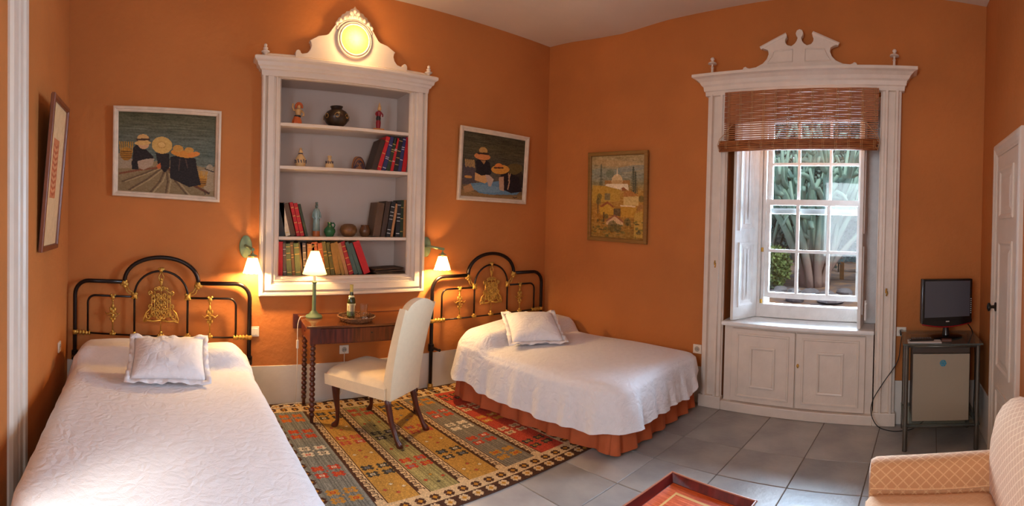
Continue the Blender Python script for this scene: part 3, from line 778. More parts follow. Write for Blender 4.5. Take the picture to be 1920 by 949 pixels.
# ------------------------------------------------------------------ iron and brass beds
def curl(cx, cz, r, a0, turns, n=18, grow=0.25):
    """small scroll in the plane of the headboard"""
    return [(cx + r * (1 - (1 - grow) * k / n) * math.cos(a0 + turns * 2 * PI * k / n), cz + r * (1 - (1 - grow) * k / n) * math.sin(a0 + turns * 2 * PI * k / n)) for k in range(n + 1)]
def headboard(root, cx, hw, dz, xf, rail_z):
    """arched tubular headboard, cx centre, hw half width; all heights lifted by dz"""
    k = hw / 0.68; O = 0.055
    zs, zt = 0.962 + dz, 1.162 + dz; ah = 0.285 * k
    def T(pts, r, name, m, seg=10, **kw):
        mb = MB(xf); mb.tube([(cx + p[0], O, p[1]) for p in pts], r, seg, **kw); return obj(name, mb, m, root, smooth=True)
    rc = 0.115
    left = [(-hw, 0.0), (-hw, 0.3), (-hw, zs - rc)] + [(-hw + rc - rc * math.cos(a), zs - rc + rc * math.sin(a)) for a in [PI / 2 * i / 8 for i in range(1, 9)]] + [(-ah, zs)]
    right = [(-x, z) for x, z in left]
    hb = T(left, 0.0165, 'post', M_IRON); T(right, 0.0165, 'post', M_IRON)
    T([(ah * math.cos(PI * i / 24), zs - 0.005 + (zt - zs) * math.sin(PI * i / 24) ** 0.9 if 0 < i < 24 else zs - 0.005) for i in range(25)], 0.0165, 'arch', M_IRON)
    ia = 0.205 * k; iz = 0.862 + dz; it = 1.052 + dz
    T([(-hw + 0.012, rail_z), (hw - 0.012, rail_z)], 0.007, 'rail', M_IRON, 8)
    T([(-ia, rail_z), (-ia, iz)] + [(-ia * math.cos(PI * i / 18), iz + (it - iz) * math.sin(PI * i / 18)) for i in range(1, 18)] + [(ia, iz), (ia, rail_z)], 0.0085, 'inner_arch', M_IRON, 8)
    for sg in (-1, 1):
        xo = 0.575 * k; r2 = 0.06; zi = 0.848 + dz
        T([(sg * xo, rail_z), (sg * xo, zi - r2)] + [(sg * (xo - r2 + r2 * math.cos(a)), zi - r2 + r2 * math.sin(a)) for a in [PI / 2 * i / 6 for i in range(1, 7)]] + [(sg * ia, zi)], 0.0085, 'inner_rail', M_IRON, 8)
        # brass collars where tubes meet
        mb = MB(xf)
        for dx, dzz, r in ((0, 0, 0.024), (0.016, -0.010, 0.018), (-0.014, -0.012, 0.017), (0.004, -0.026, 0.016), (0.012, 0.012, 0.014)):
            mb.ball(cx + sg * (ah + 0.002) + dx * -sg, O, zs - 0.006 + dzz, r, r * 0.9, r, 10, 8)
        mb.tube([(cx + sg * (ah - 0.02), O, zs - 0.03), (cx + sg * (ah - 0.04), O, zs - 0.065), (cx + sg * (ia + 0.03), O, iz + 0.03), (cx + sg * ia, O, iz + 0.01)], 0.006, 6)
        mb.tube([(cx + sg * (ah - 0.005), O, zs - 0.035), (cx + sg * (ah - 0.02), O, zs - 0.075), (cx + sg * (ia + 0.045), O, iz + 0.012), (cx + sg * ia, O, iz)], 0.005, 6)
        obj('collar', mb, M_BRASS, root, smooth=True)
        mb = MB(xf)
        for dx, dzz, r in ((0, 0, 0.023), (0.012, 0.016, 0.014), (-0.012, 0.016, 0.014), (0.013, -0.014, 0.013), (-0.013, -0.014, 0.013)): mb.ball(cx + sg * ia + dx, O + 0.003, iz - 0.006 + dzz, r, r * 0.8, r, 10, 8)
        obj('collar', mb, M_BRASS, root, smooth=True)
        # ringed brass ends of the rail
        mb = MB(xf); x0 = hw + 0.016; x1 = hw - 0.125
        N = 22; mb.tube([(cx + sg * (x0 + (x1 - x0) * i / N), O, rail_z) for i in range(N + 1)], [0.013 + 0.007 * (1 if i % 4 in (1, 2) else 0) for i in range(N + 1)], 10)
        mb.ball(cx + sg * hw, O, rail_z, 0.024, 0.024, 0.024, 10, 8)
        obj('rail_end', mb, M_BRASS, root, smooth=True)
        mb = MB(xf)
        for xx in (ia, ):
            for dx, dzz, r in ((0, 0.02, 0.014), (-0.014, 0.004, 0.014), (0.014, 0.004, 0.014), (0, -0.002, 0.017)): mb.ball(cx + sg * xx + dx, O, rail_z + dzz, r, r * .8, r, 8, 6)
        obj('foot_shell', mb, M_BRASS, root, smooth=True)
        # side ornament: drop, flower, leaf wings
        sx = cx + sg * 0.375 * k; mb = MB(xf)
        mb.tube([(sx, O, zi), (sx, O, rail_z)], 0.0052, 6)
        for dx, dzz, r in ((0, -0.010, 0.020), (-0.014, 0.006, 0.012), (0.014, 0.006, 0.012), (0, -0.035, 0.010)): mb.ball(sx + dx, O, zi + dzz, r, r * .7, r, 8, 6)
        zm = (zi + rail_z) / 2
        for dx, dzz, rx, rz in ((0, 0.070, 0.012, 0.02), (-0.016, 0.045, 0.012, 0.018), (0.016, 0.045, 0.012, 0.018), (0, 0.030, 0.016, 0.02), (0, -0.002, 0.015, 0.022), (-0.014, -0.03, 0.010, 0.014), (0.014, -0.03, 0.010, 0.014), (0, -0.05, 0.010, 0.016)): mb.ball(sx + dx, O, zm + dzz, rx, 0.009, rz, 8, 6)
        for q in (-1, 1):
            mb.tube([(sx, O, zm + 0.012), (sx + q * 0.02, O, zm + 0.018), (sx + q * 0.042, O, zm + 0.004), (sx + q * 0.062, O, zm + 0.022)], [0.006, 0.012, 0.011, 0.003], 8, flat=0.5)
            mb.tube([(sx, O, zm - 0.008), (sx + q * 0.02, O, zm - 0.012), (sx + q * 0.036, O, zm - 0.004)], [0.006, 0.010, 0.003], 8, flat=0.5)
            mb.tube([(p[0], O, p[1]) for p in curl(sx + q * 0.012, zm + 0.055, 0.014, PI / 2 + q * 0.5, q * 0.9, 12)], 0.003, 5)
        for dx, dzz, r in ((0, 0.022, 0.012), (-0.014, 0.004, 0.013), (0.014, 0.004, 0.013), (0, 0.004, 0.016)): mb.ball(sx + dx, O, rail_z + dzz, r, r * .8, r, 8, 6)
        obj('side_ornament', mb, M_BRASS, root, smooth=True)
        mb = MB(xf); mb.lathe(cx + sg * hw, O, [(0.016, 0.0), (0.024, 0.005), (0.024, 0.016), (0.018, 0.022), (0.024, 0.030), (0.022, 0.045), (0.017, 0.055)], 14); obj('foot', mb, M_BRASS, root, smooth='auto')
        mb = MB(xf); mb.tube([(cx + sg * hw, O, 0.34), (cx + sg * hw, O, 0.40)], 0.026, 10); mb.tube([(cx + sg * hw, O, 0.37), (cx + sg * (hw - 0.02), O + 0.12, 0.37)], 0.013, 8); obj('rail_socket', mb, M_IRON, root)
    # central filigree: pendant, pierced panel of bars and scrolls, spreading leaf foot
    mb = MB(xf); zp = 0.92 + dz; zb = rail_z + 0.115
    P = lambda pts: [(cx + p[0] * k, O, p[1]) for p in pts]
    for dx, dzz, r in ((0, 0.008, 0.020), (-0.013, 0.014, 0.013), (0.013, 0.014, 0.013)): mb.ball(cx + dx, O, it + dzz, r, r * .7, r, 8, 6)
    mb.tube(P([(0, it - 0.005), (-0.020, it - 0.045), (-0.012, it - 0.075), (0, it - 0.09)]), 0.0045, 6); mb.tube(P([(0, it - 0.005), (0.020, it - 0.045), (0.012, it - 0.075), (0, it - 0.09)]), 0.0045, 6)
    for dzz, r in ((-0.065, 0.012), (-0.085, 0.014), (-0.098, 0.011)): mb.ball(cx, O, it + dzz, r, r * .7, r, 8, 6)
    mb.tube(P([(0, it - 0.09), (0, rail_z)]), 0.0035, 6)
    for x in (-0.072, -0.048, 0.048, 0.072): mb.tube(P([(x, zp - 0.03), (x * 1.02, zb + 0.03)]), 0.0052, 6)
    Hh = zp - zb
    for sg in (-1, 1):
        for (x, z, r, a0, tn) in ((0.016, 0.985, 0.018, 0, 1.2), (0.040, 0.965, 0.016, PI, -1.1), (0.082, 0.86, 0.018, -PI / 2, 1.2), (0.080, 0.46, 0.019, -PI / 2, 1.2), (0.022, 0.80, 0.018, PI, 1.3), (0.024, 0.68, 0.017, 0, -1.3), (0.022, 0.55, 0.019, PI, 1.3), (0.026, 0.42, 0.020, 0, -1.3), (0.024, 0.27, 0.021, PI / 2, 1.3), (0.058, 0.20, 0.022, 0, 1.2), (0.060, 0.60, 0.012, 0, 1.2), (0.060, 0.76, 0.012, 0, -1.2), (0.060, 0.38, 0.013, PI, 1.2), (0.095, 0.14, 0.024, PI / 2, -1.1), (0.024, 0.12, 0.018, 0, 1.2)):
            mb.tube(P([(sg * q[0], q[1]) for q in curl(x, zb + z * Hh, r, a0, tn, 14)]), 0.0058, 6)
        mb.tube(P([(sg * 0.02, zb + 0.34 * Hh), (sg * 0.06, zb + 0.30 * Hh), (sg * 0.09, zb + 0.10 * Hh), (sg * 0.13, zb + 0.00 * Hh)]), 0.005, 6)
        mb.tube(P([(0, zb + 0.05 * Hh), (sg * 0.05, zb - 0.0 * Hh), (sg * 0.10, zb + 0.02 * Hh), (sg * 0.135, zb - 0.03 * Hh)]), [0.008, 0.008, 0.008, 0.004], 6)
        mb.tube(P([(sg * 0.075, zb + 0.42 * Hh), (sg * 0.115, zb + 0.26 * Hh), (sg * 0.135, zb + 0.06 * Hh), (sg * 0.128, zb - 0.04 * Hh)]), [0.004, 0.007, 0.006, 0.003], 6)
        mb.tube(P([(sg * 0.004, zp), (sg * 0.045, zp - 0.02), (sg * 0.085, zp - 0.045)]), 0.004, 6)
    for z in (0.95, 0.72, 0.5, 0.3, 0.1): mb.ball(cx, O, zb + z * Hh, 0.012, 0.008, 0.014, 8, 6)
    for dx, dzz, r in ((0, 0.028, 0.013), (-0.016, 0.006, 0.015), (0.016, 0.006, 0.015), (0, 0.006, 0.018)): mb.ball(cx + dx, O, rail_z + dzz, r, r * .8, r, 8, 6)
    obj('center_ornament', mb, M_BRASS, root, smooth=True)

def quad_loop(c4, rad, n_side=(30, 30, 30, 30), n_arc=9):
    """rounded loop through four plan corners; returns points, outward normals, side index"""
    pts = []; c = [Vector(p) for p in c4]; m = 4
    for k in range(m):
        p0, p1, p2 = c[(k - 1) % m], c[k], c[(k + 1) % m]
        d0 = (p0 - p1).normalized(); d1 = (p2 - p1).normalized()
        a = p1 + d0 * rad; b = p1 + d1 * rad
        for i in range(n_arc + 1):
            t = i / n_arc
            q = a * (1 - t) ** 2 + p1 * 2 * t * (1 - t) + b * t * t
            pts.append((q, k, True))
        nxt = c[(k + 1) % m]; e = nxt - d1 * rad * 1.0
        e = nxt + (p1 - nxt).normalized() * rad
        ns = n_side[k]
        for i in range(1, ns): pts.append((b * (1 - i / ns) + e * (i / ns), k, False))
    n = len(pts); out = []
    for i in range(n):
        a = pts[i - 1][0]; b = pts[(i + 1) % n][0]; d = (b - a).normalized()
        out.append((pts[i][0], Vector((d.y, -d.x)), pts[i][1], pts[i][2]))
    area = sum(pts[i][0].x * pts[(i + 1) % n][0].y - pts[(i + 1) % n][0].x * pts[i][0].y for i in range(n))
    if area < 0: out = [(p, -nv, k, c_) for p, nv, k, c_ in out]
    return out

def bedspread(name, label, c4, spine, ztop, drops, rad=0.13, fold=0.018, nfold=34, seed=1, flare=0.05, side_n=(60, 50, 60, 50)):
    """closed-ring cloth: rings run from the spine line out to the mattress edge, then hang down to the hem"""
    R_ = random.Random(seed)
    loop = quad_loop(c4, rad, side_n)
    n = len(loop); ph = [R_.uniform(0, 6.28) for _ in range(4)]
    a, b = Vector(spine[0]), Vector(spine[1]); ab = b - a
    mb = MB(); rings = []
    top_f = [0.0, 0.08, 0.16, 0.24, 0.32, 0.40, 0.48, 0.56, 0.63, 0.70, 0.76, 0.82, 0.87, 0.91, 0.945, 0.975]
    # smooth the hanging length round the loop
    dl = [drops[k] for _, _, k, _ in loop]
    for _ in range(14): dl = [(dl[i - 1] + dl[i] * 2 + dl[(i + 1) % n]) / 4 for i in range(n)]
    for f in top_f:
        ring = []
        for p, nv, k, _c in loop:
            t = max(0, min(1, (p - a).dot(ab) / ab.length_squared)); q = a + ab * t
            w = q * (1 - f) + p * f
            ring.append(mb.pt(w.x, w.y, ztop(w.x, w.y) - 0.012 * max(0, (f - 0.86) / 0.14) ** 2 * 1.6))
        rings.append(ring)
    for d in (0.0, 0.012, 0.03, 0.055, 0.09, 0.14, 0.22, 0.32, 0.44, 0.56, 0.68, 0.80, 0.90, 0.96, 1.0):
        ring = []
        for i, (p, nv, k, cr) in enumerate(loop):
            u = i / n
            hang = dl[i]
            drop = 0.022 + d * hang if d > 0 else 0.018
            w_ = math.sin(u * nfold * 2 * PI + ph[0]) + 0.6 * math.sin(u * nfold * 3.7 * PI + ph[1]) + 0.5 * math.sin(u * nfold * 0.9 * PI + ph[2])
            hk = min(1.0, hang / 0.22)
            out = 0.016 * min(1, d * 14) + (flare * d + fold * d * w_ * (1.7 if cr else 1.0)) * hk
            hem = (0.010 * abs(math.sin(u * n / 5.2)) if d > 0.94 else 0)
            w = p + nv * out
            ring.append(mb.pt(w.x, w.y, max(0.012, ztop(p.x, p.y) - 0.03 - (drop - 0.022) + hem)))
        rings.append(ring)
    for r0, r1 in zip(rings[:-1], rings[1:]):
        for j in range(n): mb.f.append([r0[j], r0[(j + 1) % n], r1[(j + 1) % n], r1[j]])
    o = obj(name, mb, M_SPREAD, smooth=True, loc=Vector(((c4[0][0] + c4[2][0]) / 2, (c4[0][1] + c4[2][1]) / 2, 0)))
    bm = bmesh.new(); bm.from_mesh(o.data); bmesh.ops.remove_doubles(bm, verts=bm.verts, dist=0.0004); bm.to_mesh(o.data); bm.free()
    o.data.polygons.foreach_set('use_smooth', [True] * len(o.data.polygons))
    tag(o, label, 'bedspread', 'white bedspreads')
    return o

def smooth01(t): t = max(0.0, min(1.0, t)); return t * t * (3 - 2 * t)
def mattress(root, c4, z0, z1, inset=0.03):
    c = [Vector(p) for p in c4]; g = sum(c, Vector((0, 0))) / 4
    mb = MB(); q = [p + (g - p).normalized() * inset for p in c]
    mb.hexa([(p.x, p.y, z0) for p in q] + [(p.x, p.y, z1) for p in q]); return obj('mattress', mb, M_SPREAD, root, bev=0.04, seg=3)

# left bed -----------------------------------------------------------
bedL = thing('iron_bed', 'black iron and brass bed with arched headboard in left corner', 'bed', (-0.3, 2.6, 0), group='iron and brass beds')
headboard(bedL, -0.306, 0.682, 0.0, Bk, 0.548)
LC = [(-0.90, 3.46), (-0.655, 1.50), (0.455, 1.50), (0.305, 3.46)]
mattress(bedL, LC, 0.22, 0.43)
for sx, ex in (((-0.88, 3.5), (-0.66, 1.6)), ((0.30, 3.5), (0.43, 1.6))):
    mb = MB(); mb.tube([(sx[0], sx[1], 0.19), (ex[0], ex[1], 0.19)], 0.02, 8); obj('side_rail', mb, M_IRON, bedL)
for p in ((-0.64, 1.58), (0.41, 1.58)):
    mb = MB(); mb.tube([(p[0], p[1], 0), (p[0], p[1], 0.2)], 0.02, 8); obj('leg', mb, M_IRON, bedL)
def ztL(x, y):
    z = 0.462
    b = smooth01((y - 3.03) / 0.10) * (1 - 0.35 * smooth01((y - 3.30) / 0.16))
    e = smooth01((x + 0.90 + 0.05) / 0.16) * smooth01((0.36 - x) / 0.16)
    z += 0.105 * b * (0.35 + 0.65 * e) + 0.012 * b * math.sin(x * 9)
    z += 0.006 * math.sin(x * 5 + y * 2.2) * math.sin(y * 3.1)
    return z
bedspread('bedspread', 'white quilted bedspread on the left bed, lying flat over the bolster', LC, ((-0.29, 3.1), (-0.11, 1.95)), ztL, (0.30, 0.36, 0.33, 0.06), seed=3, fold=0.016, flare=0.06)

# right bed ----------------------------------------------------------
bedR = thing('iron_bed', 'black iron and brass bed with orange skirt under the right sconce', 'bed', (2.7, 2.7, 0), group='iron and brass beds')
headboard(bedR, 2.565, 0.632, 0.022, Bk, 0.600)
def so(s, o): p = Wn(s, o, 0); return (p.x, p.y)
RC = [so(0.18, 1.275), so(1.725, 1.145), so(1.79, 0.090), so(0.09, 0.085)]
mattress(bedR, RC, 0.22, 0.44)
for p in (so(0.12, 0.12), so(1.62, 0.14), so(1.60, 1.0), so(0.2, 1.1)):
    mb = MB(); mb.tube([(p[0], p[1], 0), (p[0], p[1], 0.24)], 0.02, 8); obj('leg', mb, M_IRON, bedR)
# gathered skirt
def bed_skirt(root, c4, z0, z1, sides, seed=5):
    R_ = random.Random(seed); loop = quad_loop(c4, 0.05, (70, 56, 70, 56), 6); n = len(loop)
    for side in sides:
        mb = MB(); idx = [i for i in range(n) if loop[i][2] == side]
        if side == 0: idx = idx + [i for i in range(n) if loop[i][2] == 1][:4]
        ph = 0.0; phs = []
        for i in idx: ph += R_.uniform(0.30, 0.92); phs.append(ph)
        prev = None; rows = 9
        G = []
        for q, i in enumerate(idx):
            p, nv, k, _ = loop[i]; col = []
            for r in range(rows + 1):
                d = r / rows
                w = math.sin(phs[q]) + 0.35 * math.sin(phs[q] * 2.3 + 1)
                oo = -0.03 + 0.036 * d + (0.004 + 0.020 * d) * w
                col.append(mb.pt(p.x + nv.x * oo, p.y + nv.y * oo, z1 + (z0 - z1) * d + 0.006 * d * w))
            G.append(col)
        for a, b in zip(G[:-1], G[1:]):
            for r in range(rows): mb.f.append([a[r], b[r], b[r + 1], a[r + 1]])
        s = obj('bed_skirt', mb, M_SKIRT, root, smooth=True); s['label'] = 'gathered orange cloth skirt'
SKC = [so(0.18, 1.270), so(1.71, 1.14), so(1.775, 0.08), so(0.08, 0.08)]
bed_skirt(bedR, SKC, 0.016, 0.36, (0, 1))
def ztR(x, y):
    v = Vector((x, y, 0)) - COR; s = v.dot(SD); o = v.dot(NW)
    z = 0.455 + 0.028 * math.sin(PI * max(0, min(1, o / 1.15)))
    b = (1 - smooth01((s - 0.44) / 0.12)) * (0.55 + 0.45 * smooth01((s - 0.0) / 0.16))
    e = smooth01((1.33 - o) / 0.22) * smooth01((o + 0.05) / 0.14)
    z += 0.115 * b * (0.25 + 0.75 * e)
    z += 0.006 * math.sin(s * 6 + o * 3)
    return z
bedspread('bedspread', 'white quilted bedspread on the right bed, scalloped hem hanging over orange skirt', RC, (so(0.5, 0.62), so(1.25, 0.58)), ztR, (0.285, 0.265, 0.10, 0.05), seed=11, fold=0.010, flare=0.060, nfold=26)

# ------------------------------------------------------------------ pillows with scalloped flanges
def pillow(label, M, w, h, t, seed, group):
    R_ = random.Random(seed); mb = MB(lambda x, y, z: M @ Vector((x, y, z)))
    N = 34; fl = 0.030
    def side(sg):
        def fn(u, v):
            x = (u * 2 - 1); y = (v * 2 - 1)
            bx = max(0, 1 - abs(x) ** 3.2) ; by = max(0, 1 - abs(y) ** 3.2)
            zz = sg * t * 0.5 * (bx * by) ** 0.55
            zz += 0.004 * math.sin(x * 7 + seed) * math.sin(y * 6 + seed * 2) * (bx * by)
            pin = 1 - 0.05 * (1 - abs(x)) * 0 - 0.06 * (1 - y * y) * 0
            return (x * w / 2 * (1 - 0.05 * (1 - y * y)), y * h / 2 * (1 - 0.06 * (1 - x * x)), zz)
        mb.grid(fn, N, N)
    side(1); side(-1)
    body = obj('pillow', mb, M_SPREAD, smooth=True, loc=M.translation)
    bm = bmesh.new(); bm.from_mesh(body.data); bmesh.ops.remove_doubles(bm, verts=bm.verts, dist=0.0006); bmesh.ops.recalc_face_normals(bm, faces=bm.faces); bm.to_mesh(body.data); bm.free()
    body.data.polygons.foreach_set('use_smooth', [True] * len(body.data.polygons))
    tag(body, label, 'pillow', group)
    mb = MB(lambda x, y, z: M @ Vector((x, y, z))); rows = []; n = 160
    for f in (0, 0.5, 1.0):
        ring = []
        for i in range(n):
            u = i / n * 4; k = int(u); e = u - k
            x, y = [(-1 + 2 * e, -1), (1, -1 + 2 * e), (1 - 2 * e, 1), (-1, 1 - 2 * e)][k]
            bx = x * w / 2 * (1 - 0.05 * (1 - y * y)); by = y * h / 2 * (1 - 0.06 * (1 - x * x))
            nx, ny = (x if abs(x) > 0.98 else x * 0.25), (y if abs(y) > 0.98 else y * 0.25)
            sc = 1 + 0.16 * abs(math.sin(i * PI / 5)) * f
            ring.append(mb.pt(bx + nx * fl * f * sc, by + ny * fl * f * sc, 0.006 * f * math.sin(i * 0.9 + seed) + 0.008 * f * math.sin(i * 0.33)))
        rows.append(ring)
    for a, b in zip(rows[:-1], rows[1:]):
        for i in range(n): mb.f.append([a[i], a[(i + 1) % n], b[(i + 1) % n], b[i]])
    fo = obj('flange', mb, M_SPREAD, body, smooth=True); fo['label'] = 'scalloped white edge frill'
    md = fo.modifiers.new('thickness', 'SOLIDIFY'); md.thickness = 0.004
    return body
ML = Matrix.Translation((-0.200, 2.905, 0.575)) @ Matrix.Rotation(math.radians(3), 4, 'Z') @ Matrix.Rotation(math.radians(27), 4, 'X')
pillow('white embroidered pillow leaning on the bolster of the left bed', ML, 0.46, 0.36, 0.13, 2, 'embroidered pillows')
MR = Matrix.Translation((2.585, 2.955, 0.592)) @ Matrix.Rotation(math.radians(-28), 4, 'Z') @ Matrix.Rotation(math.radians(21), 4, 'X')
pillow('white embroidered pillow lying askew at the head of the right bed', MR, 0.43, 0.42, 0.16, 4, 'embroidered pillows')

# ------------------------------------------------------------------ writing table with bobbin-turned legs
DROT = math.radians(-3.0)
DX, DY = 1.205, 3.352
desk = thing('writing_table', 'dark mahogany writing table with bobbin-turned legs between the beds', 'table', (DX, DY, 0), DROT)
df = frame_of((DX, DY, 0), DROT)
DW, DD, DZ = 0.455, 0.215, 0.712
mb = MB(df); mb.box(-DW, DW, -DD, DD, DZ - 0.016, DZ); obj('tabletop', mb, M_WOODTOP, desk, bev=0.004)
mb = MB(df); mb.box(-DW + 0.03, DW - 0.03, -DD + 0.025, DD - 0.02, 0.577, DZ - 0.015); obj('apron', mb, M_WOODV, desk, bev=0.003)
mb = MB(df); mb.box(-DW + 0.105, DW - 0.105, -DD + 0.014, -DD + 0.03, 0.586, DZ - 0.024); dw_ = obj('drawer', mb, M_WOODV, desk, bev=0.003)
mb = MB(df); mb.tube([(0.03, -DD + 0.014, 0.65), (0.03, -DD + 0.010, 0.65)], 0.006, 8); obj('keyhole', mb, M_BLACKMATT, dw_)
mb = MB(df); mb.box(-DW - 0.035, DW, DD - 0.012, DD + 0.004, 0.60, DZ + 0.004); obj('back_flap', mb, M_WOOD, desk, bev=0.003)
mb = MB(df); mb.tube([(-DW + 0.03, 0.02, 0.63), (-DW + 0.022, 0.02, 0.63)], 0.010, 10); obj('side_boss', mb, M_WOOD, desk)
prof = [(0.020, 0.577), (0.020, 0.565)]
nb_ = 13; z0_, z1_ = 0.085, 0.562
for k in range(nb_):
    a = z1_ - (z1_ - z0_) * k / nb_; b = z1_ - (z1_ - z0_) * (k + 1) / nb_; m_ = (a + b) / 2
    prof += [(0.0105, a - 0.001), (0.019, a - (a - b) * 0.22), (0.0225, m_), (0.019, b + (a - b) * 0.22)]
prof += [(0.012, z0_), (0.020, 0.075), (0.021, 0.06), (0.013, 0.05), (0.014, 0.02), (0.008, 0.0)]
leg0 = None
for sx in (-1, 1):
    for sy in (-1, 1):
        mb = MB(df); mb.lathe(sx * (DW - 0.055), sy * (DD - 0.045), prof[::-1], 14); obj('leg', mb, M_WOOD, desk, smooth=True)

# ------------------------------------------------------------------ upholstered side chair
CA = math.atan2(0.858, -0.513) - PI / 2
ch = thing('dining_chair', 'ivory upholstered high-back chair with dark cabriole legs at the table', 'chair', (1.245, 3.03, 0), CA)
cl_ = frame_of((1.245, 3.03, 0), CA)
cf = lambda x, y, z: cl_(x - 0.030, y + 0.030, z)     # the upholstered part sits a little askew over its legs
mb = MB(cf)
def seat_fn(u, v):       # closed tube round the seat, v round the section, u across
    return None
SW0, SW1 = 0.200, 0.236
def seat_pt(x, y, z): return (x, y, z)
# seat cushion: a domed slab, wider in front
def top_fn(u, v):
    x = u * 2 - 1; y = v
    w = SW0 + (SW1 - SW0) * y
    yy = -0.24 + 0.50 * y
    e = (1 - abs(x) ** 5) * (1 - abs(2 * y - 1) ** 6)
    return (x * w, yy, 0.382 + 0.050 * max(0, e) ** 0.4 + 0.012 * e)
mb.grid(top_fn, 20, 20)
def skirt_fn(u, v):
    a = u * 4; k = int(min(a, 3.999)); e = a - k
    x, y = [(-1 + 2 * e, 0), (1, e), (1 - 2 * e, 1), (-1, 1 - e)][k]
    w = SW0 + (SW1 - SW0) * y
    return (x * w * (1.0 - 0.03 * v), -0.24 + 0.50 * y, 0.382 - 0.075 * v)
mb.grid(skirt_fn, 48, 4)
seat = obj('seat', mb, M_CREAMCLOTH, ch, smooth='auto')
mb = MB(cf)
def back_pts():
    secs = []
    for k in range(13):
        t = k / 12
        z = 0.30 + 0.615 * t
        yb = -0.235 - 0.125 * t ** 1.5
        wd = 0.172 + 0.016 * t
        th = 0.070 - 0.022 * t
        secs.append((z, yb, wd, th))
    return secs
secs = back_pts(); NS = 14
rings = []
for k, (z, yb, wd, th) in enumerate(secs):
    ring = []
    for j in range(NS + 1):
        x = -1 + 2 * j / NS
        hump = (0.040 * (1 - min(1, abs(x) / 0.80) ** 2) - 0.018 * math.exp(-((abs(x) - 0.86) / 0.10) ** 2) + 0.005) * (k / 12) ** 6
        ring.append(mb.pt(x * wd, yb + th * 0.5 + 0.006 * (1 - x * x), z + hump))
    for j in range(NS, -1, -1):
        x = -1 + 2 * j / NS
        hump = (0.040 * (1 - min(1, abs(x) / 0.80) ** 2) - 0.018 * math.exp(-((abs(x) - 0.86) / 0.10) ** 2) + 0.005) * (k / 12) ** 6
        ring.append(mb.pt(x * wd, yb - th * 0.5 - 0.004 * (1 - x * x), z + hump))
    rings.append(ring)
nr = len(rings[0])
for a, b in zip(rings[:-1], rings[1:]):
    for j in range(nr): mb.f.append([a[j], a[(j + 1) % nr], b[(j + 1) % nr], b[j]])
for q in (rings[0], rings[-1]):
    for j in range(NS): mb.f.append([q[j], q[j + 1], q[nr - 2 - j], q[nr - 1 - j]])
obj('backrest', mb, M_CREAMCLOTH, ch, smooth='auto', bev=0.006)
for sx in (-1, 1):
    mb = MB(cl_); x = sx * 0.192 - 0.012; y = 0.215
    mb.tube([(x, y, 0.335), (x + sx * 0.006, y + 0.012, 0.29), (x + sx * 0.004, y + 0.010, 0.22), (x, y - 0.002, 0.13), (x, y - 0.004, 0.06), (x + sx * 0.002, y + 0.006, 0.03), (x + sx * 0.006, y + 0.020, 0.014), (x + sx * 0.008, y + 0.026, 0.0)], [0.030, 0.031, 0.024, 0.0165, 0.014, 0.019, 0.024, 0.020], 10)
    mb.tube([(x - sx * 0.01, y, 0.318), (x - sx * 0.05, y + 0.004, 0.314), (x - sx * 0.085, y + 0.002, 0.322)], [0.022, 0.014, 0.004], 8)
    mb.tube([(x, y - 0.01, 0.318), (x, y - 0.05, 0.314), (x, y - 0.085, 0.322)], [0.022, 0.014, 0.004], 8)
    obj('leg', mb, M_WOOD, ch, smooth=True)
    mb = MB(cf); x = sx * 0.150; y = -0.225
    mb.tube([(x, y, 0.33), (x + 0.004, y - 0.010, 0.26), (x + 0.012 + sx * 0.004, y - 0.036, 0.15), (x + 0.022 + sx * 0.010, y - 0.078, 0.05), (x + 0.026 + sx * 0.012, y - 0.096, 0.022), (x + 0.028 + sx * 0.013, y - 0.106, 0.0)], [0.024, 0.022, 0.018, 0.016, 0.022, 0.021], 10)
    obj('leg', mb, M_WOOD, ch, smooth=True)

# ------------------------------------------------------------------ things on the table
TZ = DZ + 0.0005
dl_ = thing('table_lamp', 'green candlestick table lamp with glowing cream cone shade', 'lamp', (0.862, 3.452, TZ))
mb = MB(); mb.lathe(0.862, 3.452, [(0.064, TZ), (0.066, TZ + 0.010), (0.060, TZ + 0.018), (0.040, TZ + 0.026), (0.030, TZ + 0.040), (0.020, TZ + 0.052)], 24); obj('base', mb, M_GREENWOOD, dl_, smooth='auto')
mb = MB(); mb.lathe(0.862, 3.452, [(0.018, TZ + 0.050), (0.016, TZ + 0.07), (0.0145, TZ + 0.20), (0.014, TZ + 0.262), (0.019, TZ + 0.268), (0.020, TZ + 0.274), (0.014, TZ + 0.280)], 16); obj('stem', mb, M_GREENWOOD, dl_, smooth='auto')
mb = MB(); mb.lathe(0.862, 3.452, [(0.011, TZ + 0.279), (0.011, TZ + 0.36)], 12); obj('candle_tube', mb, M_PLASTIC, dl_, smooth='auto')
mb = MB(); mb.lathe(0.862, 3.452, [(0.094, TZ + 0.335), (0.090, TZ + 0.345), (0.032, TZ + 0.510)], 30, cap=False); obj('shade', mb, M_DESKSHADE, dl_, smooth=True)
point_light('table_lamp_bulb', (0.862, 3.452, TZ + 0.41), 8.0, WARM, 0.02, dl_)
cord = [(0.80, 3.452, TZ + 0.008), (0.772, 3.44, TZ + 0.012), (0.745, 3.42, TZ + 0.006), (0.728, 3.41, 0.66), (0.728, 3.41, 0.52), (0.733, 3.43, 0.30), (0.735, 3.47, 0.08), (0.72, 3.50, 0.02), (0.66, 3.50, 0.014), (0.58, 3.47, 0.014), (0.55, 3.50, 0.014), (0.62, 3.54, 0.014), (0.75, 3.555, 0.014), (0.95, 3.55, 0.014), (1.12, 3.56, 0.05), (1.155, 3.58, 0.20), (1.157, 3.585, 0.36), (1.157, 3.575, 0.40)]
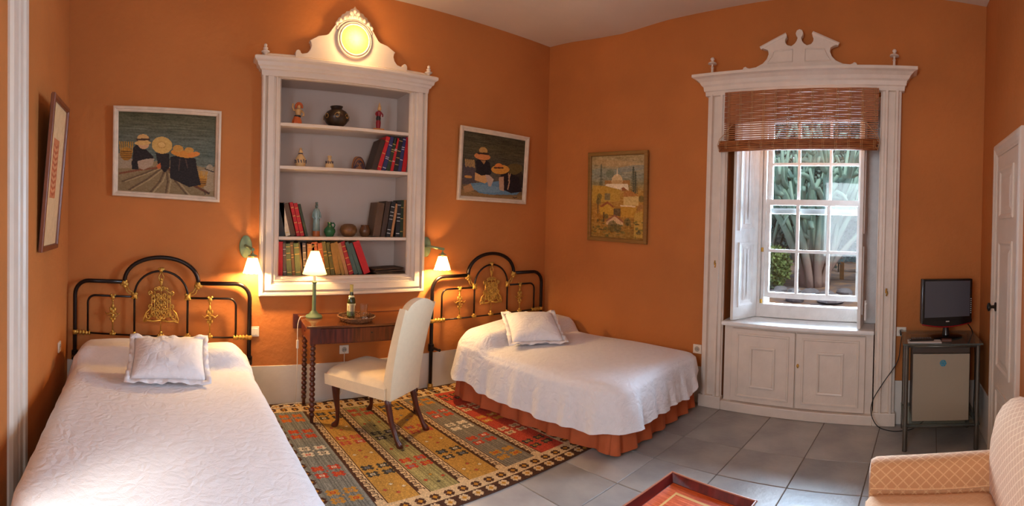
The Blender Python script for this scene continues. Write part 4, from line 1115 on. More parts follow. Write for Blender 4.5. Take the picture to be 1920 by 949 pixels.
def spline(pts, n=6):
    out = []; P = [Vector(p) for p in pts]
    for i in range(len(P) - 1):
        p0, p1, p2, p3 = P[max(i - 1, 0)], P[i], P[i + 1], P[min(i + 2, len(P) - 1)]
        for k in range(n):
            t = k / n
            out.append(tuple(0.5 * ((2 * p1) + (-p0 + p2) * t + (2 * p0 - 5 * p1 + 4 * p2 - p3) * t * t + (-p0 + 3 * p1 - 3 * p2 + p3) * t ** 3)))
    out.append(tuple(P[-1])); return out
mb = MB(); mb.tube(spline(cord), 0.0032, 6); obj('cord', mb, M_CORDW, dl_, smooth=True)
mb = MB(); mb.box(0.720, 0.736, 3.40, 3.42, 0.49, 0.555); obj('cord_switch', mb, M_PLASTIC, dl_, bev=0.005)

M_WICKER = mat('dark_wicker', (112, 70, 36), 0.6, var=(30, 0.3), bump=(60, 0.4))
BX, BY = 1.150, 3.290
bs = thing('wicker_tray', 'shallow round wicker tray on the table holding bottle and glasses', 'tray', (BX, BY, TZ))
mb = MB(); mb.lathe(BX, BY, [(0.110, TZ), (0.112, TZ + 0.006), (0.02, TZ + 0.007)], 30); obj('bottom', mb, M_WICKER, bs)
for q, (r_, zz) in enumerate(((0.112, 0.006), (0.120, 0.012), (0.127, 0.019), (0.133, 0.026), (0.138, 0.034))):
    mb = MB(); mb.tube([(BX + r_ * math.cos(2 * PI * k / 56), BY + r_ * math.sin(2 * PI * k / 56), TZ + zz + 0.0022 * (1 if (k + q) % 2 else -1)) for k in range(56)], 0.0045 if q < 4 else 0.0065, 6, closed=True); obj('cane_ring', mb, M_WICKER, bs, smooth=True)
mb = MB()
for k in range(44):
    a = 2 * PI * k / 44; mb.tube([(BX + 0.109 * math.cos(a), BY + 0.109 * math.sin(a), TZ + 0.004), (BX + 0.139 * math.cos(a), BY + 0.139 * math.sin(a), TZ + 0.034)], 0.003, 5)
obj('spokes', mb, M_WICKER, bs)

M_WINEGLASS = mat('olive_bottle_glass', (70, 74, 26), 0.08, trans=0.55, ior=1.5, spec=0.6)
M_LABEL = mat('bottle_label', (214, 204, 164), 0.7, var=(40, 0.06))
M_LABELG = mat('bottle_label_green', (86, 112, 74), 0.7)
M_FOIL = mat('bottle_foil', (196, 176, 96), 0.35, metal=0.3)
WX_, WY_ = 1.128, 3.345; W0 = TZ + 0.0085
wb = thing('wine_bottle', 'slim white-wine bottle with pale label and yellow capsule in the wicker tray', 'bottle', (WX_, WY_, W0))
mb = MB(); mb.lathe(WX_, WY_, [(0.030, W0), (0.032, W0 + 0.005), (0.032, W0 + 0.125), (0.029, W0 + 0.145), (0.017, W0 + 0.172), (0.0125, W0 + 0.20), (0.012, W0 + 0.24)], 22); obj('bottle_body', mb, M_WINEGLASS, wb, smooth='auto')
mb = MB(); mb.lathe(WX_, WY_, [(0.0127, W0 + 0.196), (0.0128, W0 + 0.245), (0.0145, W0 + 0.247), (0.0145, W0 + 0.254), (0.002, W0 + 0.256)], 16); obj('capsule', mb, M_FOIL, wb, smooth='auto')
mb = MB(); mb.lathe(WX_, WY_, [(0.0324, W0 + 0.055), (0.0324, W0 + 0.112)], 22, cap=False); lb_ = obj('label', mb, M_LABEL, wb, smooth=True)
mb = MB(); mb.lathe(WX_, WY_, [(0.0326, W0 + 0.02), (0.0326, W0 + 0.055)], 22, cap=False); obj('label_band', mb, M_LABELG, lb_, smooth=True)
mb = MB(); mb.lathe(WX_, WY_, [(0.0236, W0 + 0.160), (0.0176, W0 + 0.173)], 22, cap=False); obj('neck_label', mb, M_LABEL, wb, smooth=True)
def glass(x, y, label):
    mb = MB(); mb.lathe(x, y, [(0.0255, W0), (0.027, W0 + 0.01), (0.029, W0 + 0.11), (0.0275, W0 + 0.11), (0.0255, W0 + 0.012), (0.004, W0 + 0.008)], 22); mb.f.pop()
    g = obj('drinking_glass', mb, M_GLASS, smooth='auto', loc=Vector((x, y, W0))); return tag(g, label, 'glass', 'drinking glasses in the wicker tray')
glass(1.105, 3.262, 'clear straight drinking glass in front of the wine bottle')
glass(1.212, 3.295, 'clear straight drinking glass to the right of the wine bottle')
# ------------------------------------------------------------------ books
BOOKC = {'red': (186, 30, 34), 'dark red': (96, 22, 22), 'maroon': (150, 32, 30), 'grey': (72, 62, 66), 'green': (82, 100, 66), 'brown': (88, 62, 40), 'dark brown': (58, 40, 28), 'navy': (40, 38, 62), 'tan': (168, 118, 74), 'rust': (168, 90, 48), 'olive': (84, 82, 40), 'ochre': (150, 112, 48), 'teal': (62, 84, 82), 'cream': (222, 200, 168), 'black': (30, 26, 26), 'dark green': (40, 54, 36), 'blue': (44, 44, 86)}
M_PAGES = mat('paper_block', (214, 192, 156), 0.8, var=(60, 0.08))
M_GILT = mat('gilt_lettering', (206, 172, 96), 0.35, metal=0.5)
M_SILVERT = mat('pale_lettering', (200, 196, 190), 0.5)
ORD = ['first', 'second', 'third', 'fourth', 'fifth', 'sixth', 'seventh', 'eighth', 'ninth', 'tenth', 'eleventh', 'twelfth', 'thirteenth', 'fourteenth', 'fifteenth', 'sixteenth', 'seventeenth', 'eighteenth', 'nineteenth']
def book(color, x0, x1, xt, z, h, label, group, depth=0.17, of=-0.045, bands=None):
    """leaning book: x0..x1 on the shelf, xt = left edge at the top"""
    phi = math.atan2(xt - x0, h)               # to the right is positive
    th = (x1 - x0) * math.cos(phi) - 0.0012; L = h / math.cos(phi)
    px = x0 if phi <= 0 else x1
    c, s = math.cos(phi), math.sin(phi)
    def xf(x, o, zz):                          # x measured from the pivot edge
        return Bk(px + x * c + zz * s, o, z + 0.0008 - x * s + zz * c)
    a, b = (0, th) if phi <= 0 else (-th, 0)
    r = thing('book', label, 'book', Bk((x0 + x1) / 2, of, z), group=group)
    m = mat('book_' + color.replace(' ', '_'), BOOKC[color], 0.5, var=(30, 0.12), bump=(120, 0.1))
    bt = min(0.003, th * 0.18)
    mb = MB(xf); mb.box(a, b, of - 0.004, of, 0, L).box(a, a + bt, of - depth, of - 0.004, 0, L).box(b - bt, b, of - depth, of - 0.004, 0, L)
    cv = obj('cover', mb, m, r)
    mb = MB(xf); mb.box(a + bt, b - bt, of - depth + 0.004, of - 0.005, 0.003, L - 0.004); obj('pages', mb, M_PAGES, r)
    if bands:
        mb = MB(xf)
        for q in bands[1]:
            mb.box(a + th * 0.08, b - th * 0.08, of, of + 0.0008, L * q - 0.0028, L * q + 0.0028)
        obj('spine_lettering', mb, bands[0], cv)['kind'] = 'stuff'
    return r
G_, S_ = M_GILT, M_SILVERT
B1 = [('red', .608, .648, .608, None), ('grey', .653, .680, .643, (S_, (.12, .62, .8))), ('green', .684, .725, .664, (G_, (.1, .5, .7, .9))), ('brown', .728, .752, .703, (G_, (.12, .55, .62, .9))), ('green', .754, .801, .731, (G_, (.1, .66, .86))),
      ('dark brown', .804, .819, .769, None), ('navy', .820, .849, .804, (S_, (.15, .3, .5, .7, .9))), ('tan', .851, .911, .845, (G_, (.1, .9))), ('rust', .913, .962, .881, (G_, (.1, .3, .7, .9))), ('rust', .964, 1.010, .922, (G_, (.1, .5, .8))),
      ('olive', 1.013, 1.047, .964, (G_, (.2, .6, .7))), ('olive', 1.050, 1.084, 1.003, (G_, (.2, .6, .7))), ('ochre', 1.089, 1.137, 1.028, None), ('ochre', 1.140, 1.169, 1.070, None), ('tan', 1.172, 1.203, 1.098, None), ('maroon', 1.207, 1.248, 1.124, (G_, (.1, .3, .5, .7, .85))), ('teal', 1.250, 1.288, 1.158, None), ('teal', 1.291, 1.326, 1.196, None), ('red', 1.337, 1.400, 1.232, None)]
for k, (c, a, b, t, bd) in enumerate(B1):
    hh = 0.272 - (0.004 * ((k * 7) % 5))
    book(c, a, b, t, SH[3], hh, f'{c} hardback on the bottom bookcase shelf, {ORD[k]} from the left', 'books on the bottom shelf', bands=bd)
B2 = [('black', .610, .660, .602, None), ('cream', .668, .708, .606, (G_, (.1,))), ('brown', .711, .752, .646, None), ('red', .758, .787, .694, (G_, (.12, .4, .6, .85))), ('red', .789, .822, .726, (G_, (.12, .4, .6, .85))), ('dark green', .829, .853, .762, None)]  # first entry: shaded wedge beside the leaning books, built as a black book
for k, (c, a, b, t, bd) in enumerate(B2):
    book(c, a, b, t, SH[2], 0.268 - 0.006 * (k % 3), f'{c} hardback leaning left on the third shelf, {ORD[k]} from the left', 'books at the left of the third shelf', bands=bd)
B3 = [('brown', 1.405, 1.470, 1.445, None), ('dark brown', 1.475, 1.520, 1.520, None), ('black', 1.526, 1.565, 1.572, (S_, (.1, .2, .5, .6, .7, .85))), ('tan', 1.567, 1.590, 1.612, None), ('black', 1.614, 1.652, 1.628, (S_, (.1, .45, .55, .65, .9))), ('dark green', 1.655, 1.684, 1.660, (G_, (.15, .5, .8))), ('tan', 1.687, 1.712, 1.688, None)]
for k, (c, a, b, t, bd) in enumerate(B3):
    book(c, a, b, t, SH[2], (0.285, .30, .30, .285, .305, .318, .322)[k], f'{c} hardback leaning right on the third shelf, {ORD[k]} of that group', 'books at the right of the third shelf', bands=bd)
B4 = [('dark brown', 1.378, 1.428, 1.458, None), ('red', 1.430, 1.468, 1.511, (G_, (.1, .5, .86))), ('blue', 1.471, 1.511, 1.550, (S_, (.08, .35, .4, .75))), ('dark green', 1.514, 1.551, 1.580, (G_, (.3, .58, .64, .8))), ('red', 1.554, 1.581, 1.606, (S_, (.3, .62, .66))), ('black', 1.583, 1.622, 1.632, (G_, (.2, .4, .6, .9))), ('blue', 1.624, 1.657, 1.666, (S_, (.35, .66, .72, .95))), ('red', 1.660, 1.699, 1.700, None)]
for k, (c, a, b, t, bd) in enumerate(B4):
    book(c, a, b, t, SH[1], (0.255, .288, .288, .285, .286, .292, .294, .30)[k], f'{c} hardback leaning right on the second shelf, {ORD[k]} from the left', 'books on the second shelf', bands=bd)

# ------------------------------------------------------------------ ornaments on the shelves
def put(name, mb, m, label, cat, x, o, z, group=None):
    ob = obj(name, mb, m, smooth='auto', loc=Bk(x, o, z)); tag(ob, label, cat, group); return ob
M_POT = mat('black_brown_pottery', (64, 44, 28), 0.3, var=(16, 0.0), rgb2=(26, 18, 14), bump=(18, 0.1))
mb = MB(Bk); z = SH[0]; x = 1.086; o = -0.10
mb.lathe(x, o, [(0.038, z), (0.045, z + 0.004), (0.085, z + 0.040), (0.105, z + 0.075), (0.104, z + 0.098), (0.082, z + 0.132), (0.050, z + 0.150), (0.044, z + 0.156), (0.050, z + 0.170), (0.054, z + 0.176), (0.044, z + 0.174), (0.036, z + 0.15)], 30)
va = put('round_vase', mb, M_POT, 'round dark brown pottery vase in the middle of the top shelf', 'vase', x, o, z)
mb = MB(Bk)
for k in range(7):
    a0 = 2 * PI * k / 7
    mb.tube([(x + (0.1055) * math.cos(a0 + p[0] * 9), o + 0.1055 * math.sin(a0 + p[0] * 9), z + 0.085 + p[1]) for p in curl(0, 0, 0.022, 0, 0.95, 12, 0.6)], 0.0032, 5)
obj('painted_scrolls', mb, mat('pottery_ochre', (150, 112, 58), 0.4), va, smooth=True)['kind'] = 'stuff'

M_FIGO = mat('figurine_orange', (196, 92, 40), 0.45, var=(30, 0.2)); M_FIGT = mat('figurine_skin', (206, 160, 104), 0.5, var=(30, 0.1)); M_FIGD = mat('figurine_dark', (40, 34, 30), 0.5); M_FIGR = mat('figurine_crimson', (136, 26, 36), 0.45)
x, o, z = 0.752, -0.09, SH[0]
fg = thing('dancer_figurine', 'small orange robed dancer figurine with a raised arm on the top shelf', 'figurine', Bk(x, o, z))
mb = MB(Bk); mb.lathe(x, o, [(0.040, z), (0.042, z + 0.006), (0.036, z + 0.04), (0.026, z + 0.062), (0.024, z + 0.068)], 16, ripple=(8, 0.05)); obj('skirt', mb, M_FIGO, fg, smooth='auto')
mb = MB(Bk); mb.lathe(x + 0.004, o, [(0.025, z + 0.062), (0.028, z + 0.070), (0.026, z + 0.078)], 14); obj('belt', mb, M_FIGD, fg, smooth='auto')
mb = MB(Bk); mb.lathe(x + 0.010, o, [(0.022, z + 0.076), (0.020, z + 0.09), (0.027, z + 0.112), (0.024, z + 0.125), (0.010, z + 0.132)], 14)
mb.tube([(x - 0.010, o, z + 0.122), (x - 0.030, o + 0.01, z + 0.118), (x - 0.040, o + 0.012, z + 0.140), (x - 0.036, o + 0.012, z + 0.168)], [0.008, 0.007, 0.006, 0.009], 8)
mb.tube([(x + 0.030, o, z + 0.122), (x + 0.050, o + 0.01, z + 0.100), (x + 0.052, o + 0.02, z + 0.080), (x + 0.040, o + 0.03, z + 0.07)], [0.008, 0.007, 0.006, 0.008], 8)
obj('torso', mb, M_FIGT, fg, smooth=True)
mb = MB(Bk); mb.ball(x + 0.016, o, z + 0.148, 0.016, 0.015, 0.019); obj('head', mb, M_FIGT, fg, smooth=True)
mb = MB(Bk); mb.tube([(x + 0.016 + 0.026 * math.cos(PI * k / 12 - 0.3), o - 0.006, z + 0.150 + 0.030 * math.sin(PI * k / 12 - 0.3)) for k in range(16)], 0.009, 8); mb.ball(x + 0.018, o - 0.004, z + 0.162, 0.020, 0.016, 0.014); obj('head_veil', mb, M_FIGO, fg, smooth=True)
x, o, z = 1.452, -0.085, SH[0]
fg = thing('standing_figurine', 'slim crimson and black standing figurine on a wooden base, top shelf right', 'figurine', Bk(x, o, z))
mb = MB(Bk); mb.box(x - 0.048, x + 0.045, o - 0.03, o + 0.03, z, z + 0.022); obj('base', mb, mat('figurine_base_wood', (176, 112, 56), 0.5), fg, bev=0.004)
mb = MB(Bk); mb.lathe(x, o, [(0.016, z + 0.022), (0.020, z + 0.05), (0.022, z + 0.075), (0.018, z + 0.095)], 12); obj('skirt', mb, M_FIGR, fg, smooth='auto')
mb = MB(Bk); mb.lathe(x, o, [(0.0185, z + 0.092), (0.021, z + 0.11), (0.017, z + 0.128)], 12); obj('waist', mb, M_FIGD, fg, smooth='auto')
mb = MB(Bk); mb.lathe(x + 0.004, o, [(0.017, z + 0.126), (0.021, z + 0.15), (0.022, z + 0.164), (0.010, z + 0.174)], 12)
for sg in (-1, 1): mb.tube([(x + 0.004 + sg * 0.020, o, z + 0.162), (x + 0.004 + sg * 0.032, o + 0.008, z + 0.142), (x + 0.004 + sg * 0.026, o + 0.02, z + 0.125)], [0.007, 0.006, 0.006], 8)
obj('torso', mb, M_FIGR, fg, smooth='auto')
mb = MB(Bk); mb.ball(x + 0.008, o, z + 0.192, 0.017, 0.016, 0.020); mb.lathe(x + 0.008, o, [(0.015, z + 0.205), (0.010, z + 0.222), (0.004, z + 0.240), (0.001, z + 0.246)], 10); obj('head', mb, M_FIGT, fg, smooth=True)

M_CERW = mat('cream_ceramic', (206, 170, 120), 0.4, var=(14, 0.08)); M_CERB = mat('blue_black_glaze', (40, 40, 64), 0.35); M_CERBR = mat('brown_glaze', (132, 84, 50), 0.4)
def little_jar(x, o, z, prof, label, name, band, cat):
    mb = MB(Bk); mb.lathe(x, o, [(r, z + h) for r, h in prof], 22)
    j = put(name, mb, M_CERW, label, cat, x, o, z)
    mb = MB(Bk); zz, rr, amp = band
    for k in range(12):
        a = 2 * PI * k / 12; mb.tube([(x + rr * math.cos(a), o + rr * math.sin(a), z + zz - amp), (x + rr * 1.01 * math.cos(a + 0.16), o + rr * 1.01 * math.sin(a + 0.16), z + zz + amp * (0.6 if k % 2 else 1.0))], 0.0042, 5)
    obj('painted_pattern', mb, M_CERB, j)['kind'] = 'stuff'
    return j
j = little_jar(0.785, -0.08, SH[1], [(0.030, 0), (0.038, 0.012), (0.045, 0.04), (0.042, 0.066), (0.028, 0.09), (0.016, 0.102), (0.014, 0.112), (0.018, 0.115), (0.016, 0.13), (0.008, 0.14), (0.012, 0.148), (0.004, 0.156)], 'cream ceramic bottle with blue-black strokes and pointed stopper, second shelf left', 'ceramic_bottle', (0.046, 0.0445, 0.014), 'bottle')
mb = MB(Bk); mb.tube([(0.785 + 0.015 * math.cos(2 * PI * k / 16), -0.08 + 0.015 * math.sin(2 * PI * k / 16), SH[1] + 0.108) for k in range(16)], 0.004, 6, closed=True); obj('collar', mb, M_CERB, j)
little_jar(1.028, -0.08, SH[1], [(0.034, 0), (0.037, 0.006), (0.034, 0.03), (0.026, 0.056), (0.014, 0.074), (0.013, 0.086), (0.018, 0.096), (0.015, 0.104)], 'small gourd-shaped ceramic bottle with dark painted band, second shelf middle', 'ceramic_bottle', (0.048, 0.029, 0.012), 'bottle')
x, o, z = 1.275, -0.075, SH[1]
mb = MB(Bk); mb.grid(lambda u, v: (x + 0.057 * math.cos(2 * PI * u) * math.cos(PI / 2 * v) ** 0.6, o + 0.030 * math.sin(2 * PI * u) * math.cos(PI / 2 * v) ** 0.6, z + 0.112 * math.sin(PI / 2 * v)), 28, 12, closed_u=True); mb.f.append(list(range(28))[::-1])
dm = put('painted_plaque', mb, M_CERBR, 'dome-shaped painted ceramic plaque beside the leaning books, second shelf', 'plaque', x, o, z)
mb = MB(Bk)
for r in (0.92, 0.66): mb.tube([(x + 0.056 * r * math.cos(PI * k / 16), o + 0.030 + 0.002 * (1 - r), z + 0.006 + 0.104 * r * math.sin(PI * k / 16)) for k in range(17)], 0.003, 5)
for cxx, czz in ((-0.018, 0.03), (0.02, 0.035), (0, 0.06), (0.03, 0.018), (-0.034, 0.02)): mb.tube([(x + q[0], o + 0.031, z + q[1]) for q in curl(cxx, czz, 0.012, 0, 1.1, 10)], 0.0026, 5)
obj('painted_pattern', mb, M_CERB, dm)['kind'] = 'stuff'

x, o, z = 0.927, -0.085, SH[2]
tb = thing('figure_bottle', 'tall bluish glass bottle shaped like a robed figure on the third shelf', 'bottle', Bk(x, o, z))
mb = MB(Bk); mb.lathe(x, o, [(0.030, z), (0.032, z + 0.005), (0.030, z + 0.045)], 20); obj('foot', mb, mat('figure_bottle_amber', (168, 92, 44), 0.35), tb, smooth='auto')
mb = MB(Bk); mb.lathe(x, o, [(0.030, z + 0.045), (0.027, z + 0.12), (0.029, z + 0.17), (0.030, z + 0.200), (0.022, z + 0.222), (0.011, z + 0.232)], 20, ripple=(7, 0.04))
mb.tube([(x - 0.026, o, z + 0.20), (x - 0.034, o + 0.01, z + 0.16), (x - 0.020, o + 0.03, z + 0.145)], 0.007, 8); mb.tube([(x + 0.026, o, z + 0.20), (x + 0.032, o + 0.01, z + 0.16), (x + 0.016, o + 0.03, z + 0.15)], 0.007, 8)
obj('robe', mb, mat('figure_bottle_glass', (122, 148, 148), 0.15, var=(30, 0.2), spec=0.7), tb, smooth=True)
mb = MB(Bk); mb.ball(x, o, z + 0.247, 0.0135, 0.0135, 0.017); mb.lathe(x, o, [(0.010, z + 0.258), (0.010, z + 0.270), (0.011, z + 0.272), (0.011, z + 0.280)], 12); obj('stopper_head', mb, mat('figure_bottle_head', (92, 104, 96), 0.25), tb, smooth=True)
x, o, z = 1.041, -0.085, SH[2]; M_GREENG = mat('green_glazed_jug', (38, 92, 56), 0.18, var=(12, 0.15), spec=0.6)
jg = thing('green_jug', 'small green glazed jug with a loop handle on the third shelf', 'jug', Bk(x, o, z))
mb = MB(Bk); mb.lathe(x, o, [(0.028, z), (0.034, z + 0.006), (0.048, z + 0.038), (0.046, z + 0.060), (0.024, z + 0.084), (0.016, z + 0.094), (0.017, z + 0.110), (0.022, z + 0.118), (0.016, z + 0.118), (0.012, z + 0.1)], 24); obj('jug_body', mb, M_GREENG, jg, smooth='auto')
mb = MB(Bk); mb.tube([(x + 0.014, o, z + 0.108), (x + 0.034, o, z + 0.112), (x + 0.044, o, z + 0.096), (x + 0.036, o, z + 0.072)], 0.006, 8); obj('handle', mb, M_GREENG, jg, smooth=True)
x, o, z = 1.204, -0.085, SH[2]
mb = MB(Bk); mb.lathe(x, o, [(0.030, z), (0.05, z + 0.008), (0.071, z + 0.04), (0.073, z + 0.060), (0.062, z + 0.090), (0.038, z + 0.106), (0.020, z + 0.108), (0.014, z + 0.1)], 28)
put('globe_pot', mb, mat('brown_carved_gourd', (98, 66, 38), 0.45, var=(14, 0.25), bump=(24, 0.4)), 'squat brown globe-shaped gourd pot in the middle of the third shelf', 'pot', x, o, z)
x, o, z = 1.352, -0.09, SH[2]
mb = MB(Bk); mb.lathe(x, o, [(0.024, z), (0.036, z + 0.008), (0.048, z + 0.042), (0.047, z + 0.062), (0.036, z + 0.082), (0.034, z + 0.094), (0.040, z + 0.099), (0.034, z + 0.096), (0.030, z + 0.07), (0.02, z + 0.03)], 26)
put('small_pot', mb, mat('brown_glazed_pot', (92, 58, 34), 0.25, var=(18, 0.3), spec=0.6), 'small open brown glazed pot beside the leaning books, third shelf', 'pot', x, o, z)
# flat pile at the right of the bottom shelf
for k, (dx, dz, rz_, lab) in enumerate(((1.570, 0.0, 2, 'dark woven mat at the bottom of the low pile, bottom shelf right'), (1.565, 0.016, -5, 'dark woven mat in the middle of the low pile, bottom shelf right'), (1.555, 0.032, 4, 'dark woven mat on top of the low pile, bottom shelf right'))):
    mb = MB(frame_of(Bk(dx, -0.12, SH[3] + dz), math.radians(rz_)))
    mb.grid(lambda u, v: ((u * 2 - 1) * 0.135, (v * 2 - 1) * 0.09, 0.003 + 0.009 * (1 - math.cos((u * 2 - 1) * 1.6 + k)) * 0.5), 12, 6)
    ob = obj('woven_mat', mb, mat('dark_woven_straw', (70, 48, 32), 0.7, var=(40, 0.3), bump=(90, 0.5)), loc=Bk(dx, -0.12, SH[3] + dz))
    md = ob.modifiers.new('thickness', 'SOLIDIFY'); md.thickness = 0.012; md.offset = 1
    tag(ob, lab, 'mat', 'woven mats on the bottom shelf')

# ------------------------------------------------------------------ pictures
M_PRINT = attr_mat('painted_canvas', 0.6, bump=(70, 0.15), spec=0.35)
def picture(label, name, P00, P10, P01, P11, prof, m, img, canvas_inset, nrm, cat='painting', back=True):
    """corners given as outer frame corners (top-left, top-right, bottom-left, bottom-right) in the wall; nrm points into the room"""
    ctr = (P00 + P10 + P01 + P11) / 4
    r = thing(name, label, cat, (P01 + P11) / 2)
    w = ((P10 - P00).length + (P11 - P01).length) / 2; h = ((P01 - P00).length + (P11 - P10).length) / 2
    ex = ((P10 - P00) + (P11 - P01)).normalized(); ez = ((P00 - P01) + (P10 - P11)).normalized(); nr = ex.cross(ez)
    if nr.dot(nrm) < 0: nr = -nr
    xf = lambda x, o, z: ctr + ex * x + ez * z + nr * o
    mb = MB(xf); sweep_frame(mb, -w / 2, w / 2, -h / 2, h / 2, prof); obj('frame', mb, m, r, bev=0)
    mb = MB(xf); mb.box(-w / 2 + 0.006, w / 2 - 0.006, -0.004, 0.002, -h / 2 + 0.006, h / 2 - 0.006); obj('backing', mb, M_BLACKMATT, r)
    ci = canvas_inset
    picture_mesh('canvas', img, lambda u, v: xf(-w / 2 + ci + (w - 2 * ci) * u, 0.006, h / 2 - ci - (h - 2 * ci) * v), M_PRINT, r)
    return r, xf, w, h
# 1: four figures in straw hats mending a net
c = Canvas(190, 150, (80, 80, 60))
c.grad([(0, (72, 68, 42)), (0.12, (84, 82, 58)), (0.3, (88, 90, 74)), (0.5, (84, 92, 80)), (0.7, (96, 98, 84)), (1, (110, 98, 70))])
c.streak(7, 30, 2)
c.poly([(0, .60), (.30, .62), (.52, .58), (1, .66), (1, 1), (0, 1)], (132, 110, 76))
c.poly([(0, .52), (.16, .60), (.20, .70), (0, .72)], (150, 130, 104)); c.poly([(.86, .68), (1, .62), (1, .92), (.9, .95)], (150, 128, 98))
c.poly([(.02, 1), (.02, .86), (.3, .72), (.50, .64), (.60, .74), (.90, .96), (.9, 1)], (126, 104, 70))
for p in ([(.50, .66), (.44, .85), (.34, 1)], [(.50, .66), (.52, .85), (.50, 1)], [(.50, .66), (.60, .84), (.72, 1)], [(.48, .66), (.30, .84), (.12, .98)], [(.46, .66), (.25, .78), (.05, .88)]):
    c.line(p, .010, (82, 60, 38), .7); c.line([(a + .03, b) for a, b in p], .008, (170, 146, 104), .6)
c.line([(.02, .78), (.2, .73), (.42, .68)], .012, (120, 70, 42)); c.line([(.52, .68), (.66, .80), (.94, .96)], .014, (92, 52, 28))
def basket(cx, cy, s_):
    c.ell(cx, cy, .055 * s_, .075 * s_, (150, 100, 30))
    for k in range(7): c.line([(cx - .05 * s_ + .017 * s_ * k, cy - .02), (cx - .06 * s_ + .02 * s_ * k, cy - .13 * s_)], .006, (176, 124, 40))
    for k in range(4): c.line([(cx - .05 * s_, cy - .03 + .025 * k), (cx + .05 * s_, cy - .03 + .025 * k)], .004, (96, 60, 20))
basket(.085, .53, 1.15); basket(.86, .82, 1.0)
c.poly([(.16, .45), (.20, .40), (.29, .46), (.37, .55), (.36, .66), (.24, .70), (.15, .62)], (34, 24, 22)); c.poly([(.19, .62), (.30, .58), (.38, .57), (.36, .66), (.27, .72), (.20, .69)], (164, 138, 112)); c.poly([(.14, .62), (.2, .6), (.22, .72), (.15, .72)], (34, 26, 24))
c.ell(.265, .405, .055, .055, (196, 148, 104)); c.ell(.26, .33, .062, .055, (196, 150, 88)); c.ell(.255, .385, .085, .028, (204, 158, 92), -6); c.line([(.20, .345), (.32, .335)], .012, (64, 40, 24))
c.poly([(.39, .50), (.53, .50), (.54, .66), (.49, .74), (.42, .66)], (30, 22, 20)); c.ell(.455, .40, .105, .105, (196, 154, 82), 12); c.ell(.452, .395, .045, .042, (176, 132, 64), 10); c.ell(.452, .395, .036, .032, (206, 164, 96), 10)
c.poly([(.54, .54), (.66, .50), (.80, .54), (.82, .68), (.86, .86), (.74, .90), (.54, .80)], (28, 20, 19)); c.line([(.64, .56), (.63, .70)], .006, (70, 50, 40)); c.line([(.70, .56), (.72, .66)], .006, (70, 50, 40))
c.ell(.67, .49, .125, .045, (196, 126, 44), 8); c.ell(.62, .43, .052, .045, (186, 132, 56)); c.ell(.735, .44, .045, .035, (186, 132, 56)); c.ell(.78, .49, .065, .03, (206, 122, 48), -18)
c.ell(.945, .65, .035, .05, (150, 132, 106)); c.line([(.90, .66), (.99, .69)], .006, (50, 40, 34)); c.poly([(.40, .66), (.44, .62), (.45, .68), (.42, .70)], (186, 92, 42))
c.line([(.90, .945), (.905, .975)], .004, (40, 30, 24)); c.line([(.92, .95), (.935, .97), (.95, .95)], .004, (40, 30, 24)); c.streak(4, 3, 2)
img1 = c.a
WFR = [(0, 0), (0, 0.022), (0.006, 0.026), (0.018, 0.026), (0.024, 0.018), (0.034, 0.016), (0.040, 0.010), (0.042, 0.004)]
def Bv(x, z, o=0.006): return Bk(x, o, z)
picture('cream-framed painting of four figures in straw hats, above the left bed', 'painting', Bv(-0.694, 2.330, .02), Bv(0.140, 2.278, .02), Bv(-0.700, 1.632), Bv(0.134, 1.586), WFR, M_FRAMEWHITE, img1, 0.040, Vector((0, -1, 0)))
# 2: two figures in straw hats at the water's edge
c = Canvas(160, 150, (70, 62, 44))
c.grad([(0, (62, 54, 34)), (.25, (74, 64, 38)), (.42, (66, 58, 42)), (.7, (86, 74, 60)), (1, (128, 96, 56))]); c.streak(6, 26, 2)
c.poly([(.60, .52), (.74, .42), (.92, .46), (1, .60), (1, .80), (.62, .74)], (48, 36, 26)); c.ell(.82, .50, .16, .09, (92, 74, 34), -16)
c.poly([(.02, .50), (.18, .44), (.22, .80), (.02, .82)], (74, 62, 62))
for k in range(5): c.line([(.05 + .03 * k, .44), (.06 + .03 * k, .54 - .01 * (k % 2))], .012, (160, 126, 76))
c.ell(.10, .70, .06, .022, (180, 126, 62)); c.poly([(.12, .80), (.5, .74), (.66, .70), (.95, .86), (.9, .92), (.3, .96)], (92, 122, 140)); c.ell(.40, .86, .24, .06, (110, 136, 150)); c.poly([(0, .90), (.3, .94), (.7, .97), (1, .92), (1, 1), (0, 1)], (140, 104, 60)); c.poly([(.03, .86), (.14, .80), (.2, .90), (.06, .95)], (166, 120, 76))
c.poly([(.20, .44), (.30, .38), (.42, .44), (.46, .60), (.40, .68), (.22, .66)], (26, 18, 20)); c.poly([(.20, .62), (.30, .66), (.40, .64), (.44, .72), (.36, .78), (.20, .74)], (196, 146, 90))
c.poly([(.36, .64), (.42, .64), (.50, .70), (.46, .82), (.42, .82)], (178, 150, 130)); c.ell(.30, .36, .125, .055, (196, 120, 64)); c.ell(.31, .27, .065, .06, (176, 132, 70)); c.line([(.235, .315), (.385, .31)], .016, (54, 34, 22)); c.poly([(.27, .42), (.36, .42), (.33, .48)], (150, 108, 66))
c.poly([(.62, .62), (.72, .56), (.92, .62), (.99, .86), (.80, .90), (.62, .84)], (30, 18, 20)); c.poly([(.58, .66), (.66, .64), (.68, .88), (.60, .86)], (178, 138, 108)); c.line([(.74, .58), (.76, .72), (.74, .84)], .010, (170, 130, 96)); c.line([(.77, .58), (.745, .70)], .008, (170, 130, 96))
c.ell(.60, .53, .15, .075, (196, 132, 48), -8); c.ell(.57, .48, .062, .045, (204, 116, 48), -8); c.line([(.50, .515), (.64, .50)], .012, (70, 40, 24)); c.line([(.84, .965), (.87, .975), (.90, .96)], .005, (40, 28, 24)); c.streak(4, 3, 2)
